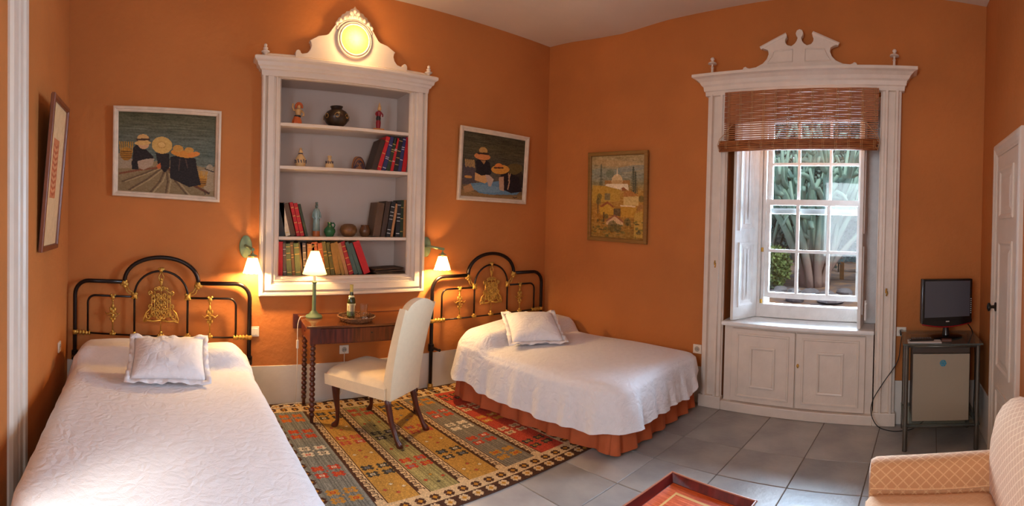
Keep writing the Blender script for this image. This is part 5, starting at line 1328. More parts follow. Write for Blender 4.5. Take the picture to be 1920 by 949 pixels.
picture('cream-framed painting of two figures in straw hats, right of the bookcase', 'painting', Bv(2.192, 2.336, .035), Bv(2.988, 2.329, .035), Bv(2.182, 1.668), Bv(2.990, 1.662), WFR, M_FRAMEWHITE, c.a, 0.040, Vector((0, -1, 0)))
# 3: hillside town with a domed church
c = Canvas(130, 190, (150, 130, 80))
c.grad([(0, (168, 140, 92)), (.14, (160, 142, 104)), (.26, (140, 138, 116)), (.34, (146, 132, 92)), (.45, (178, 132, 56)), (.7, (166, 114, 42)), (1, (150, 112, 46))]); c.streak(8, 10, 3)
c.ell(.5, .10, .7, .04, (188, 150, 96), 4, .5); c.ell(.75, .16, .3, .035, (120, 132, 130), -4, .5); c.ell(.30, .2, .3, .05, (128, 136, 120), 3, .5)
for xx, z0, z1, wd in ((.19, .10, .36, .035), (.80, .14, .44, .05), (.84, .2, .46, .045)):
    c.line([(xx, z0), (xx, z1)], .006, (70, 72, 56))
    for k in range(14):
        t = z0 + (z1 - z0) * k / 14; e = wd * (.25 + .75 * k / 14); c.line([(xx - e, t + .012), (xx, t), (xx + e, t + .012)], .005, (74, 76, 56), .8)
c.ell(.36, .22, .08, .05, (110, 112, 84), 0, .7); c.poly([(.26, .30), (.74, .30), (.74, .36), (.26, .36)], (168, 118, 62)); c.ell(.50, .31, .105, .085, (206, 176, 126)); c.poly([(.40, .30), (.60, .30), (.60, .345), (.40, .345)], (190, 150, 96)); c.line([(.50, .165), (.50, .24)], .010, (222, 200, 160))
c.poly([(.28, .345), (.70, .34), (.72, .42), (.62, .42), (.28, .37)], (226, 206, 170)); c.poly([(.02, .36), (.30, .37), (.56, .42), (.55, .55), (.02, .58)], (186, 142, 54)); c.poly([(.58, .40), (.62, .38), (.70, .42), (.60, .43)], (150, 86, 44))
c.poly([(.62, .44), (.74, .42), (.90, .48), (.62, .50)], (176, 116, 56)); c.poly([(.62, .50), (.90, .49), (.90, .60), (.62, .60)], (206, 172, 104)); c.poly([(.26, .46), (.37, .46), (.37, .54), (.26, .54)], (130, 112, 72))
c.poly([(.16, .62), (.32, .56), (.46, .63), (.44, .72), (.18, .72)], (196, 146, 50)); c.poly([(.17, .62), (.32, .555), (.46, .63), (.42, .63), (.32, .585), (.2, .635)], (150, 84, 46)); c.poly([(.58, .61), (.88, .61), (.82, .74), (.58, .74)], (190, 138, 46)); c.line([(.57, .605), (.84, .612)], .008, (226, 200, 156)); c.poly([(.44, .64), (.57, .64), (.57, .73), (.44, .73)], (104, 80, 48))
c.poly([(.30, .80), (.46, .72), (.62, .80), (.62, .84), (.30, .84)], (206, 168, 122)); c.line([(.30, .80), (.46, .725), (.62, .80)], .010, (150, 92, 60)); c.poly([(.82, .70), (.98, .66), (.98, .98), (.82, .98)], (186, 146, 62)); c.ell(.93, .62, .06, .03, (160, 110, 54), -20)
for k in range(60):
    xx, yy = RNG.uniform(.02, .98), RNG.uniform(.78, .98); c.ell(xx, yy, RNG.uniform(.01, .05), RNG.uniform(.006, .02), [(96, 92, 44), (176, 132, 54), (120, 104, 50), (70, 64, 40)][k % 4], 0, .6)
for xx, yy, s_ in ((.16, .50, .05), (.14, .56, .05), (.95, .52, .05), (.42, .86, .09), (.52, .88, .07), (.30, .74, .04), (.70, .80, .06)): c.ell(xx, yy, s_, s_ * .8, (92, 84, 46), 0, .6)
c.line([(.13, .52), (.13, .70)], .010, (84, 62, 36)); c.line([(.25, .70), (.25, .80)], .012, (84, 62, 36)); c.streak(6, 3, 3)
FW2 = [(0, 0), (0, 0.020), (0.004, 0.024), (0.030, 0.026), (0.036, 0.020), (0.038, 0.004)]
def Wv(s, z, o=0.008): return Wn(s, o, z)
picture('honey wood framed painting of a hillside town with a domed church, beside the window', 'painting', Wv(0.574, 2.168, .03), Wv(1.232, 2.142, .03), Wv(0.574, 1.323), Wv(1.232, 1.316), FW2, M_FRAMEWOOD, c.a, 0.037, NW)
# 4: brown framed print with a red panel on the left wall
c = Canvas(80, 150, (214, 178, 132)); c.streak(3, 5, 5)
c.poly([(.26, .24), (.66, .24), (.66, .66), (.26, .66)], (196, 118, 76)); c.poly([(.32, .28), (.60, .28), (.60, .62), (.32, .62)], (206, 140, 96))
for k in range(9): c.line([(.30, .28 + .042 * k), (.46, .30 + .042 * k), (.62, .28 + .042 * k)], .010, (176, 88, 54), .8)
picture('brown-framed print with a red panel hanging tilted on the left wall', 'framed_print', Lf(0.985, 0.092, 2.205), Lf(0.535, 0.092, 2.205), Lf(0.985, 0.012, 1.250), Lf(0.535, 0.012, 1.250), [(0, 0), (0, 0.020), (0.004, 0.024), (0.026, 0.024), (0.032, 0.016), (0.034, 0.004)], M_FRAMEBROWN, c.a, 0.033, -NW, 'print')

# ------------------------------------------------------------------ kilim rug
def rug():
    Wd, Ln = 1.835, 1.565; cw = 0.0062
    nx, ny = int(Wd / cw), int(Ln / cw)
    img = np.zeros((ny, nx, 3)); px = lambda m: int(round(m / cw))
    BR, CR = (74, 48, 34), (196, 168, 128)
    GREY, OCH, OLV, GR2, RED = (118, 118, 110), (172, 130, 62), (148, 136, 88), (124, 114, 98), (166, 66, 48)
    cols = [(0.12, 0.373, GREY), (0.373, 0.62, OCH), (0.62, 0.87, OLV), (0.87, 1.133, OCH), (1.133, 1.413, GR2), (1.413, 1.675, RED)]
    img[:] = BR
    bi, bo = 0.165, 0.075
    # border: cream inner band, brown outer band
    img[px(bo):ny - px(bo), px(bo):nx - px(bo)] = CR
    y0, y1 = px(bi), ny - px(bi)
    for a, b, c_ in cols: img[y0:y1, px(a):px(b)] = c_
    # fine woven lines in the grey and olive stripes
    for a, b, c_ in cols:
        if c_ in (GREY, GR2, OLV):
            for xx in range(px(a), px(b)):
                if xx % 3 == 0: img[y0:y1, xx] = np.array(c_) * (0.84 if RNG.random() < .7 else 1.12)
        for xx in range(px(a), px(b)): img[y0:y1, xx] *= RNG.uniform(0.96, 1.04)
    def stamp(art, cx, cy, pal):
        H, W_ = len(art), len(art[0])
        for j, row in enumerate(art):
            for i, ch_ in enumerate(row):
                if ch_ in pal:
                    x_, y_ = cx - W_ // 2 + i, cy - H // 2 + j
                    if 0 <= x_ < nx and 0 <= y_ < ny: img[y_, x_] = pal[ch_]
    FL = ["..#.#.#..", ".#######.", "###ooo###", ".##ooo##.", "###ooo###", ".#######.", "..#.#.#.."]
    FL2 = ["..##.....##..", ".####.#.####.", "#############", ".###ooooo###.", "..##oxxxo##..", ".###ooooo###.", "#############", ".####.#.####.", "..##.....##.."]
    DOT = ["..oo..", ".o##o.", "o####o", ".o##o.", "..oo.."]
    def cluster(cx, cy, c1, c2, c3, sp=7):
        d = sp
        stamp(["##", "##"], cx, cy, {'#': c1})
        for dx, dy, cc in ((0, -d, c2), (0, d, c2), (-d - 1, 0, c3), (d + 1, 0, c3)):
            pass
        for dx, dy, cc in ((-8, -6, c2), (8, -6, c3), (-8, 6, c3), (8, 6, c2)):
            stamp(FL2, cx + dx, cy + dy, {'#': c1, 'o': cc, 'x': c1})
    PK, RD, WH, DK, GO, BL, OR = (168, 74, 58), (172, 62, 40), (200, 186, 160), (62, 58, 50), (176, 124, 46), (110, 112, 118), (182, 92, 40)
    step = 0.172
    def dots(cx, cy, cs):
        for (dx, dy), cc in zip(((0, -7), (-9, 0), (9, 0), (0, 7)), cs): stamp(DOT, cx + dx, cy + dy, {'#': cc, 'o': tuple(np.array(img[min(max(cy, 0), ny - 1), min(max(cx, 0), nx - 1)]) * 0.85)})
    plan = {0: [('c', OR, GO, GO), ('c', RD, OR, GO), ('c', WH, DK, RD), ('c', RD, OR, WH), ('c', GO, RD, GREY), ('c', RD, OR, GO), ('c', WH, RD, DK)],
            1: [('c', DK, BL, WH), ('d', WH, PK, WH, PK), ('c', PK, WH, GO), ('d', PK, WH, WH, PK), ('c', DK, BL, WH), ('d', WH, PK, WH, PK), ('c', PK, BL, WH)],
            2: [('c', PK, RD, GO), ('d', GO, RD, RD, DK), ('c', DK, OLV, WH), ('d', DK, RD, RD, DK), ('c', RD, GO, BL), ('d', GO, RD, RD, DK), ('c', DK, WH, GO)],
            3: [('c', DK, BL, OCH), ('d', BL, PK, PK, BL), ('c', PK, BL, GO), ('d', PK, WH, WH, PK), ('c', DK, BL, WH), ('d', PK, WH, WH, PK), ('c', PK, WH, GO)],
            4: [('c', GO, OR, RD), ('c', RD, OR, WH), ('c', WH, DK, CR), ('c', RD, OR, WH), ('c', GO, RD, OCH), ('c', WH, DK, CR), ('c', RD, OR, WH)],
            5: [('c', DK, OLV, GO), ('c', CR, DK, BR), ('c', GO, OCH, CR), ('c', CR, DK, BR), ('c', DK, OLV, GO), ('c', CR, DK, BR), ('c', GO, OCH, CR)]}
    for k, (a, b, c_) in enumerate(cols):
        off = 0.055 if k else 0.0
        cx = px((a + off + b) / 2); yy = bi + 0.11
        for q in plan[k]:
            if yy > Ln - bi - 0.05: break
            if q[0] == 'c': cluster(cx, px(yy), *q[1:])
            else: dots(cx, px(yy), q[1:])
            yy += 0.245 if k not in (1, 2, 3) else 0.20
    # running-hook bands between the stripes
    HOOK = ["#########", "#.......#", "#.####..#", "#.#..#..#", "#.#.##..#", "#.#.....#", "#.#######", "#........", "#########"]
    HOOK = ["........", ".#####..", ".#...#..", ".#.###..", ".#......", ".######.", "......#.", "......#."]
    for a, b, c_ in cols[1:]:
        x0 = px(a); w_ = 9
        img[y0:y1, x0 - 1] = BR; img[y0:y1, x0:x0 + w_] = CR; img[y0:y1, x0 + w_] = BR
        yy = y0
        while yy + 8 <= y1:
            stamp(HOOK, x0 + 5, yy + 4, {'#': BR}); img[yy:yy + 8, x0:x0 + 2] = BR
            yy += 8
    # border flowers, dark on cream and cream on dark
    FB = ["..##.##..", ".#######.", "####o####", "###ooo###", ".#ooooo#.", "###ooo###", "####o####", ".#######.", "..##.##.."]
    def row(horizontal, pos, c1, c2, n, shift):
        L_ = nx if horizontal else ny
        for k in range(n):
            t = int((k + shift) * L_ / n)
            if horizontal: stamp(FB, t, pos, {'#': c1, 'o': c2})
            else: stamp(FB, pos, t, {'#': c1, 'o': c2})
    n1, n2 = 21, 18
    for hz, edge, n_ in ((True, ny, n1), (False, nx, n2)):
        lo_o, lo_i = px(0.045), px(0.115)
        for o_, i_ in ((lo_o, lo_i), (edge - lo_o, edge - lo_i)):
            row(hz, o_, CR, GO if hz else OCH, n_, 0.2); row(hz, i_, BR, GO, n_, 0.7)
    n = RNG.normal(0, 1, (ny, nx, 1)); img = np.clip(img * (1 + 0.07 * n), 0, 255)
    kx = 0.0925
    m = attr_mat('kilim_wool', 0.95, bump=(230, 0.35), spec=0.1)
    r = thing('kilim_rug', 'striped kilim rug with hook bands and flower border between the beds', 'rug', (1.3, 2.8, 0))
    def P(u, v, z):
        y = 3.575 - Ln * v
        wr = 0.003 * math.sin(u * 9 + v * 5) * math.sin(v * 8) if 0.04 < v < 0.96 and 0.04 < u < 0.96 else 0
        return Vector((0.395 + kx * (3.575 - y) + Wd * u, y, z + max(0, wr)))
    mb = MB(); q = [P(0, 1, 0), P(1, 1, 0), P(1, 0, 0), P(0, 0, 0)]
    mb.hexa([(p.x, p.y, 0.0005) for p in q] + [(p.x, p.y, 0.0065) for p in q]); obj('rug_backing', mb, mat('rug_edge_wool', BR, 0.95), r)
    picture_mesh('woven_pile', img, lambda u, v: P(u, v, 0.0072), m, r)
rug()

# ------------------------------------------------------------------ switches and sockets
def plate(name, label, cat, fr, x, z, w, h, m, rockers=1, socket=False, group=None):
    r = thing(name, label, cat, fr(x, 0, z - h / 2), group=group)
    mb = MB(fr); mb.box(x - w / 2, x + w / 2, 0, 0.011, z - h / 2, z + h / 2); obj('plate', mb, m, r, bev=0.003)
    if socket:
        mb = MB(fr); mb.tube([(x, 0.011, z), (x, 0.0125, z)], h * 0.30, 18); obj('socket_well', mb, mat('socket_grey', (170, 160, 146), 0.5), r)
        for dx in (-0.008, 0.008):
            mb = MB(fr); mb.tube([(x + dx, 0.0125, z), (x + dx, 0.014, z)], 0.003, 8); obj('contact_hole', mb, M_BLACKMATT, r)
    else:
        for k in range(rockers):
            cw_ = w * 0.72 / rockers; a = x - w * 0.36 + cw_ * k
            mb = MB(fr); mb.box(a + 0.001, a + cw_ - 0.001, 0.011, 0.016, z - h * 0.34, z + h * 0.34); obj('rocker', mb, m, r, bev=0.002)
    return r
plate('light_switch', 'white double light switch on the wall right of the left headboard', 'switch', Bk, 0.418, 0.580, 0.080, 0.078, M_PLASTIC, 2)
plate('wall_socket', 'white wall socket under the writing table', 'socket', Bk, 1.157, 0.408, 0.078, 0.070, M_PLASTIC, socket=True)
plate('wall_socket', 'cream wall socket behind the foot of the right bed', 'socket', Wn, 1.740, 0.452, 0.075, 0.075, M_PLASTIC, socket=True)
plate('wall_socket', 'cream wall socket between window casing and television table', 'socket', Wn, 3.398, 0.712, 0.075, 0.070, M_PLASTIC, socket=True)
plate('wall_socket', 'small cream wall socket low on the left wall beside the bed', 'socket', Lf, 0.34, 0.50, 0.07, 0.075, M_PLASTIC, socket=True)
# ------------------------------------------------------------------ television corner
tt = thing('television_table', 'steel and glass television table in the right-hand corner', 'table', Wn(3.66, 0.25, 0))
TS0, TS1, TO0, TO1, TTZ = 3.405, 3.935, 0.05, 0.465, 0.730
for s_ in (TS0 + 0.02, TS1 - 0.02):
    for o_ in (TO0 + 0.02, TO1 - 0.02):
        mb = MB(Wn); mb.tube([(s_, o_, 0), (s_, o_, 0.17), (s_, o_, 0.175), (s_, o_, 0.712)], [0.017, 0.017, 0.0155, 0.0155], 14); obj('leg', mb, M_STEEL, tt, smooth='auto')
mb = MB(Wn); mb.box(TS0 - 0.01, TS1 + 0.01, TO0 - 0.01, TO1 + 0.01, TTZ - 0.012, TTZ)
M_TABLEGLASS = mat('smoked_table_glass', (206, 222, 214), 0.03, trans=0.9, ior=1.45)
obj('glass_top', mb, M_TABLEGLASS, tt, bev=0.002)
mb = MB(Wn); mb.box(TS0, TS1, TO0, TO1, 0.172, 0.182); obj('glass_shelf', mb, M_TABLEGLASS, tt)
for o_ in (TO0 + 0.02, TO1 - 0.02):
    for zz in (0.165, 0.706):
        mb = MB(Wn); mb.tube([(TS0 + 0.02, o_, zz), (TS1 - 0.02, o_, zz)], 0.008 if zz > 0.5 else 0.010, 10); obj('cross_bar', mb, M_STEEL, tt, smooth=True)
for s_ in (TS0 + 0.02, TS1 - 0.02):
    mb = MB(Wn); mb.tube([(s_, TO0 + 0.02, 0.165), (s_, TO1 - 0.02, 0.165)], 0.010, 10); obj('cross_bar', mb, M_STEEL, tt, smooth=True)

fr_ = thing('mini_fridge', 'small grey mini fridge on the lower glass shelf of the television table', 'fridge', Wn(3.66, 0.25, 0.183))
mb = MB(Wn); mb.box(3.470, 3.862, 0.055, 0.395, 0.184, 0.692); obj('cabinet', mb, mat('fridge_dark', (40, 34, 30), 0.5), fr_, bev=0.006)
mb = MB(Wn); mb.box(3.470, 3.862, 0.398, 0.428, 0.192, 0.650); fd = obj('door', mb, M_FRIDGE, fr_, bev=0.006)
mb = MB(Wn); mb.box(3.470, 3.862, 0.396, 0.424, 0.654, 0.692); obj('top_band', mb, mat('fridge_band', (62, 48, 38), 0.5), fr_, bev=0.004)
M_BADGE = mat('badge_blue', (44, 132, 158), 0.4)
mb = MB(Wn); bx_, bz_ = 3.676, 0.588
for k in range(6):
    a = k * PI / 3; dx, dz = math.cos(a), math.sin(a)
    mb.tube([(bx_, 0.4288, bz_), (bx_ + dx * 0.024, 0.4288, bz_ + dz * 0.024)], 0.0035, 5)
    for e in (-1, 1): mb.tube([(bx_ + dx * 0.013, 0.4288, bz_ + dz * 0.013), (bx_ + math.cos(a + e * 0.5) * 0.022, 0.4288, bz_ + math.sin(a + e * 0.5) * 0.022)], 0.0028, 5)
bd = obj('snowflake_badge', mb, M_BADGE, fd); bd['label'] = 'blue snowflake badge'

TVR = math.radians(14)
tvc = Wn(3.715, 0.27, TTZ)
ang = math.atan2(SD.y, SD.x) + TVR
TVM = Matrix.Translation(tvc) @ Matrix.Rotation(ang, 4, 'Z') @ Matrix.Scale(1.04, 4)
tf = lambda x, o, z: TVM @ Vector((x, -o, z if z < 0.08 else z - 0.028))       # x along the screen, o towards the viewer
tv = thing('television', 'black flat-screen television with red lower rim on the glass table', 'television', tvc)
mb = MB(tf); mb.box(-0.185, 0.185, -0.045, 0.012, 0.135, 0.432); sh_ = obj('housing', mb, M_BLACKPL, tv, bev=0.008)
mb = MB(tf); mb.box(-0.168, 0.166, 0.012, 0.0135, 0.170, 0.418); obj('screen', mb, mat('lcd_screen', (72, 74, 82), 0.3, spec=0.8), sh_)  # grey base stands in for the room reflected in the screen
mb = MB(tf)
mb.prism([(-0.185, 0.150), (-0.185, 0.128)] + [(-0.185 + 0.37 * k / 16, 0.128 - 0.022 * math.sin(PI * k / 16)) for k in range(17)] + [(0.185, 0.150)], -0.03, 0.014, 'xz'); obj('chin', mb, M_BLACKPL, sh_, bev=0.002)
mb = MB(tf); mb.tube([(-0.180 + 0.36 * k / 16, 0.006, 0.124 - 0.022 * math.sin(PI * k / 16)) for k in range(17)], 0.006, 8); obj('red_rim', mb, M_REDPL, sh_, smooth=True)
mb = MB(tf); mb.tube([(-0.012, 0.0145, 0.140), (0.012, 0.0145, 0.140)], 0.0038, 8); obj('badge', mb, M_SILVERT, sh_)
mb = MB(tf)
for k in range(8): mb.box(0.172, 0.178, 0.012, 0.0135, 0.19 + 0.014 * k, 0.196 + 0.014 * k)
obj('button_marks', mb, M_SILVERT, sh_)['kind'] = 'stuff'
mb = MB(tf); mb.tube([(0, -0.012, 0.012), (0, -0.016, 0.07), (0, -0.016, 0.13)], [0.030, 0.020, 0.024], 12); obj('neck', mb, M_BLACKPL, tv, smooth='auto')
mb = MB(tf); mb.lathe(0, -0.01, [(0.10, 0.0008), (0.105, 0.006), (0.09, 0.012), (0.03, 0.018)], 30, sx=1.15, sy=0.78); obj('foot', mb, M_BLACKPL, tv, smooth='auto')
mb = MB(Wn); mb.tube(spline([(3.80, 0.235, 0.92), (3.86, 0.20, 0.84), (3.93, 0.13, 0.74), (3.958, 0.10, 0.60), (3.962, 0.10, 0.40), (3.955, 0.12, 0.20), (3.94, 0.16, 0.10), (3.90, 0.10, 0.16), (3.93, 0.06, 0.30), (3.90, 0.04, 0.42)]), 0.004, 6); obj('cord', mb, M_CORDB, tv, smooth=True)

rm = thing('remote_control', 'black remote control lying on papers in front of the television', 'remote', Wn(3.475, 0.40, TTZ + 0.006))
rf = frame_of(Wn(3.525, 0.400, TTZ + 0.006), math.atan2(SD.y, SD.x) + 0.12)
mb = MB(rf); mb.box(-0.085, 0.085, -0.022, 0.022, 0, 0.016); obj('case', mb, M_BLACKPL, rm, bev=0.005)
mb = MB(rf)
for i in range(8):
    for j in range(3): mb.box(-0.07 + i * 0.018, -0.058 + i * 0.018, -0.015 + j * 0.012, -0.007 + j * 0.012, 0.016, 0.018)
obj('keys', mb, mat('remote_keys', (90, 86, 84), 0.5), rm)['kind'] = 'stuff'
mb = MB(frame_of(Wn(3.545, 0.418, TTZ + 0.0005), math.atan2(SD.y, SD.x) + 0.02)); mb.box(-0.115, 0.115, -0.036, 0.05, 0, 0.005)
tag(obj('paper_leaflet', mb, mat('leaflet_paper', (206, 200, 194), 0.6)), 'white leaflet under the remote control on the glass table', 'leaflet')
mb = MB(frame_of(Wn(3.700, 0.405, TTZ + 0.0005), math.atan2(SD.y, SD.x) - 0.1)); mb.box(-0.035, 0.035, -0.02, 0.02, 0, 0.018)
tag(obj('brown_wallet', mb, mat('brown_leather', (92, 50, 32), 0.5, var=(30, 0.2)), bev=0.005), 'small brown leather wallet on the glass table near the television foot', 'wallet')
# fridge lead looping over the floor to the socket by the casing
mb = MB(Wn); mb.tube(spline([(3.398, 0.014, 0.705), (3.400, 0.05, 0.69), (3.392, 0.06, 0.62), (3.370, 0.09, 0.50), (3.270, 0.11, 0.35), (3.195, 0.12, 0.22), (3.185, 0.13, 0.12), (3.235, 0.14, 0.035), (3.33, 0.15, 0.008), (3.44, 0.14, 0.008), (3.52, 0.08, 0.008), (3.60, 0.035, 0.06), (3.60, 0.045, 0.25)]), 0.0035, 6)
mb.box(3.388, 3.408, 0.014, 0.045, 0.690, 0.725)
pc_ = obj('power_cord', mb, M_CORDB, fr_, smooth=True); pc_['label'] = 'black power cord looping from the casing socket to the floor'
ps = thing('power_strip', 'white power strip with a black plug standing behind the television table', 'power strip', Wn(3.90, 0.02, 0.33))
mb = MB(Wn); mb.box(3.885, 3.925, 0.012, 0.045, 0.37, 0.52); obj('strip_body', mb, M_PLASTIC, ps, bev=0.004)
mb = MB(Wn); mb.box(3.893, 3.917, 0.045, 0.085, 0.455, 0.495); obj('plug', mb, M_BLACKMATT, ps, bev=0.004)

# ------------------------------------------------------------------ armchair with a diamond lattice cover
def lattice_material(name, a_vec, b_vec, pitch=0.030, base=(196, 142, 96), line=(222, 176, 128), amt=0.8):
    m = mat(name, base, 0.85, bump=(220, 0.2), sheen=0.2); nt = m.node_tree; n = nt.nodes; l = nt.links
    tc = n.new('ShaderNodeTexCoord')
    def dot(v):
        d = n.new('ShaderNodeVectorMath'); d.operation = 'DOT_PRODUCT'; d.inputs[1].default_value = v; l.new(tc.outputs['Object'], d.inputs[0]); return d.outputs['Value']
    A, B = dot(a_vec), dot(b_vec)
    def op(o_, x, y=None):
        q = n.new('ShaderNodeMath'); q.operation = o_
        for i, v in enumerate((x, y)):
            if v is None: continue
            if isinstance(v, (int, float)): q.inputs[i].default_value = v
            else: l.new(v, q.inputs[i])
        return q.outputs['Value']
    def tri(sig): return op('ABSOLUTE', op('SUBTRACT', op('FRACT', op('DIVIDE', sig, pitch)), 0.5))
    e = op('MAXIMUM', tri(op('ADD', A, B)), tri(op('SUBTRACT', A, B)))
    k = n.new('ShaderNodeMapRange'); k.inputs['From Min'].default_value = 0.40; k.inputs['From Max'].default_value = 0.45; k.inputs['To Max'].default_value = amt; l.new(e, k.inputs['Value'])
    mx = n.new('ShaderNodeMix'); mx.data_type = 'RGBA'; mx.inputs[6].default_value = (*lin(base), 1); mx.inputs[7].default_value = (*lin(line), 1)
    l.new(k.outputs['Result'], mx.inputs[0]); l.new(mx.outputs[2], n['Principled BSDF'].inputs['Base Color'])
    return m
AR = math.atan2(0.092107, 0.995749)
AC = (1.56, -0.10, 0)
ac = thing('armchair', 'peach armchair with diamond lattice upholstery in the lower right corner', 'armchair', AC, AR)
af = frame_of(AC, AR)       # local +y is the way the chair faces
M_LAT_ARM = lattice_material('lattice_arm', (0, 1, 0), (1, 0, 1), 0.046)
M_LAT_BACK = lattice_material('lattice_back', (1, 0, 0), (0, -0.6, 1), 0.040, line=(226, 182, 134))
M_LAT_SEAT = lattice_material('lattice_seat', (1, 0, 0), (0, 1, 0), 0.046, base=(214, 164, 116), line=(222, 176, 128), amt=0.6)
M_CHLEG = M_WOOD
for sg in (1, -1):
    mb = MB(af)
    sec = [(0.0, 0.18)] + [(0.0, 0.30), (0.0, 0.44), (0.002, 0.50), (0.008, 0.535), (0.022, 0.556), (0.050, 0.566), (0.080, 0.560), (0.098, 0.540), (0.106, 0.505), (0.108, 0.44), (0.108, 0.18)]
    ys = [(-0.24, 1.0, 0), (-0.1, 1.0, 0), (0.05, 1.0, -0.004), (0.20, 1.0, -0.012), (0.27, 0.98, -0.018), (0.292, 0.9, -0.03), (0.298, 0.75, -0.06)]
    rg = []
    for y, k, dz in ys:
        rg.append([mb.pt(sg * (0.318 + 0.054 + (x - 0.054) * k), y, z + dz * (z - 0.18) / 0.386) for x, z in sec])
    ns = len(sec)
    for a, b in zip(rg[:-1], rg[1:]):
        for j in range(ns - 1): mb.f.append([a[j], a[j + 1], b[j + 1], b[j]])
        mb.f.append([a[ns - 1], a[0], b[0], b[ns - 1]])
    mb.f.append(rg[0][::-1]); mb.f.append(rg[-1])
    arm = obj('arm', mb, M_LAT_ARM, ac, smooth='auto')
    mb = MB(af); mb.tube([(sg * 0.318, y, 0.452) for y in (-0.22, 0.0, 0.2, 0.29)], 0.005, 6); obj('piping', mb, M_LAT_SEAT, arm)
def rbox(name, x0, x1, y0, y1, z0, z1, m, r, parent):
    mb = MB(af); mb.box(x0, x1, y0, y1, z0, z1); return obj(name, mb, m, parent, bev=r, seg=4, smooth='auto')
rbox('seat_base', -0.318, 0.318, -0.26, 0.27, 0.17, 0.33, M_LAT_SEAT, 0.02, ac)
mb = MB(af)
def cush(sg):
    def fn(u, v):
        x = (u * 2 - 1); y = (v * 2 - 1); e = max(0, (1 - x ** 16) * (1 - y ** 10)) ** 0.3
        return (x * 0.317, 0.052 + y * 0.258, 0.395 + sg * (0.052 * e + 0.016 * (1 - x * x) * (1 - y * y)) if sg > 0 else 0.395 - 0.06 * e)
    return fn
mb.grid(cush(1), 28, 28); mb.grid(cush(-1), 28, 28)
cu = obj('seat_cushion', mb, M_LAT_SEAT, ac, smooth=True)
mb = MB(af); mb.tube([(-0.312, 0.305, 0.40), (0.312, 0.305, 0.40), (0.312, -0.2, 0.40), (-0.312, -0.2, 0.40)], 0.006, 6, closed=True); obj('piping', mb, M_LAT_SEAT, cu)
mb = MB(af)
secb = [(-0.195, 0.30), (-0.190, 0.42), (-0.188, 0.55), (-0.196, 0.66), (-0.214, 0.745), (-0.240, 0.790), (-0.275, 0.818), (-0.315, 0.826), (-0.350, 0.814), (-0.372, 0.78), (-0.378, 0.70), (-0.370, 0.30)]
xs_ = [-0.425, -0.41, -0.37, -0.2, 0.0, 0.2, 0.33, 0.395, 0.415]
rg = []
for x in xs_:
    e = 1 - max(0, (abs(x) - 0.33) / 0.085) ** 2 * 0.25; hz = 1 - 0.10 * (abs(x) / 0.4) ** 4
    rg.append([mb.pt(x, -0.28 + (y + 0.28) * e, 0.30 + (z - 0.30) * hz * (0.5 + 0.5 * e)) for y, z in secb])
ns = len(secb)
for a, b in zip(rg[:-1], rg[1:]):
    for j in range(ns): mb.f.append([a[j], a[(j + 1) % ns], b[(j + 1) % ns], b[j]])
mb.f.append(rg[0]); mb.f.append(rg[-1][::-1])
obj('backrest', mb, M_LAT_BACK, ac, smooth='auto')
for sx in (-1, 1):
    for sy in (0.24, -0.30):
        mb = MB(af); mb.tube([(sx * 0.34, sy, 0), (sx * 0.335, sy, 0.18)], [0.014, 0.024], 10); obj('leg', mb, M_CHLEG, ac)

# ------------------------------------------------------------------ tray on a low table
RT = math.radians(-3.0)
TC = (1.545, 0.920, 0)
lt = thing('low_table', 'low dark blue-grey table under the red tray', 'table', TC, RT)
lf_ = frame_of(TC, RT); M_DKT = mat('dark_blue_table', (52, 54, 66), 0.5, var=(10, 0.1))
mb = MB(lf_); mb.box(-0.33, 0.24, -0.20, 0.235, 0.266, 0.290); obj('tabletop', mb, M_DKT, lt, bev=0.004)
for sx in (-0.29, 0.20):
    for sy in (-0.165, 0.20):
        mb = MB(lf_); mb.box(sx - 0.018, sx + 0.018, sy - 0.018, sy + 0.018, 0, 0.267); obj('leg', mb, M_DKT, lt)
ty = thing('serving_tray', 'red lacquered rectangular tray with straw-coloured stripe and floral centre', 'tray', (TC[0], TC[1], 0.291), RT)
M_TRAYRED = mat('red_lacquer_wood', (112, 26, 20), 0.3, var=(6, 0.0), rgb2=(70, 14, 12), stretch=(1, 7, 3), coat=0.4)
M_TRAYPALE = mat('tray_edge', (168, 108, 82), 0.4)
x1, y1 = 0.297, 0.218; x0, y0 = -0.30, -0.218
mb = MB(lf_); mb.box(x0 + 0.02, x1 - 0.02, y0 + 0.02, y1 - 0.02, 0.291, 0.298); obj('bottom', mb, M_TRAYRED, ty)
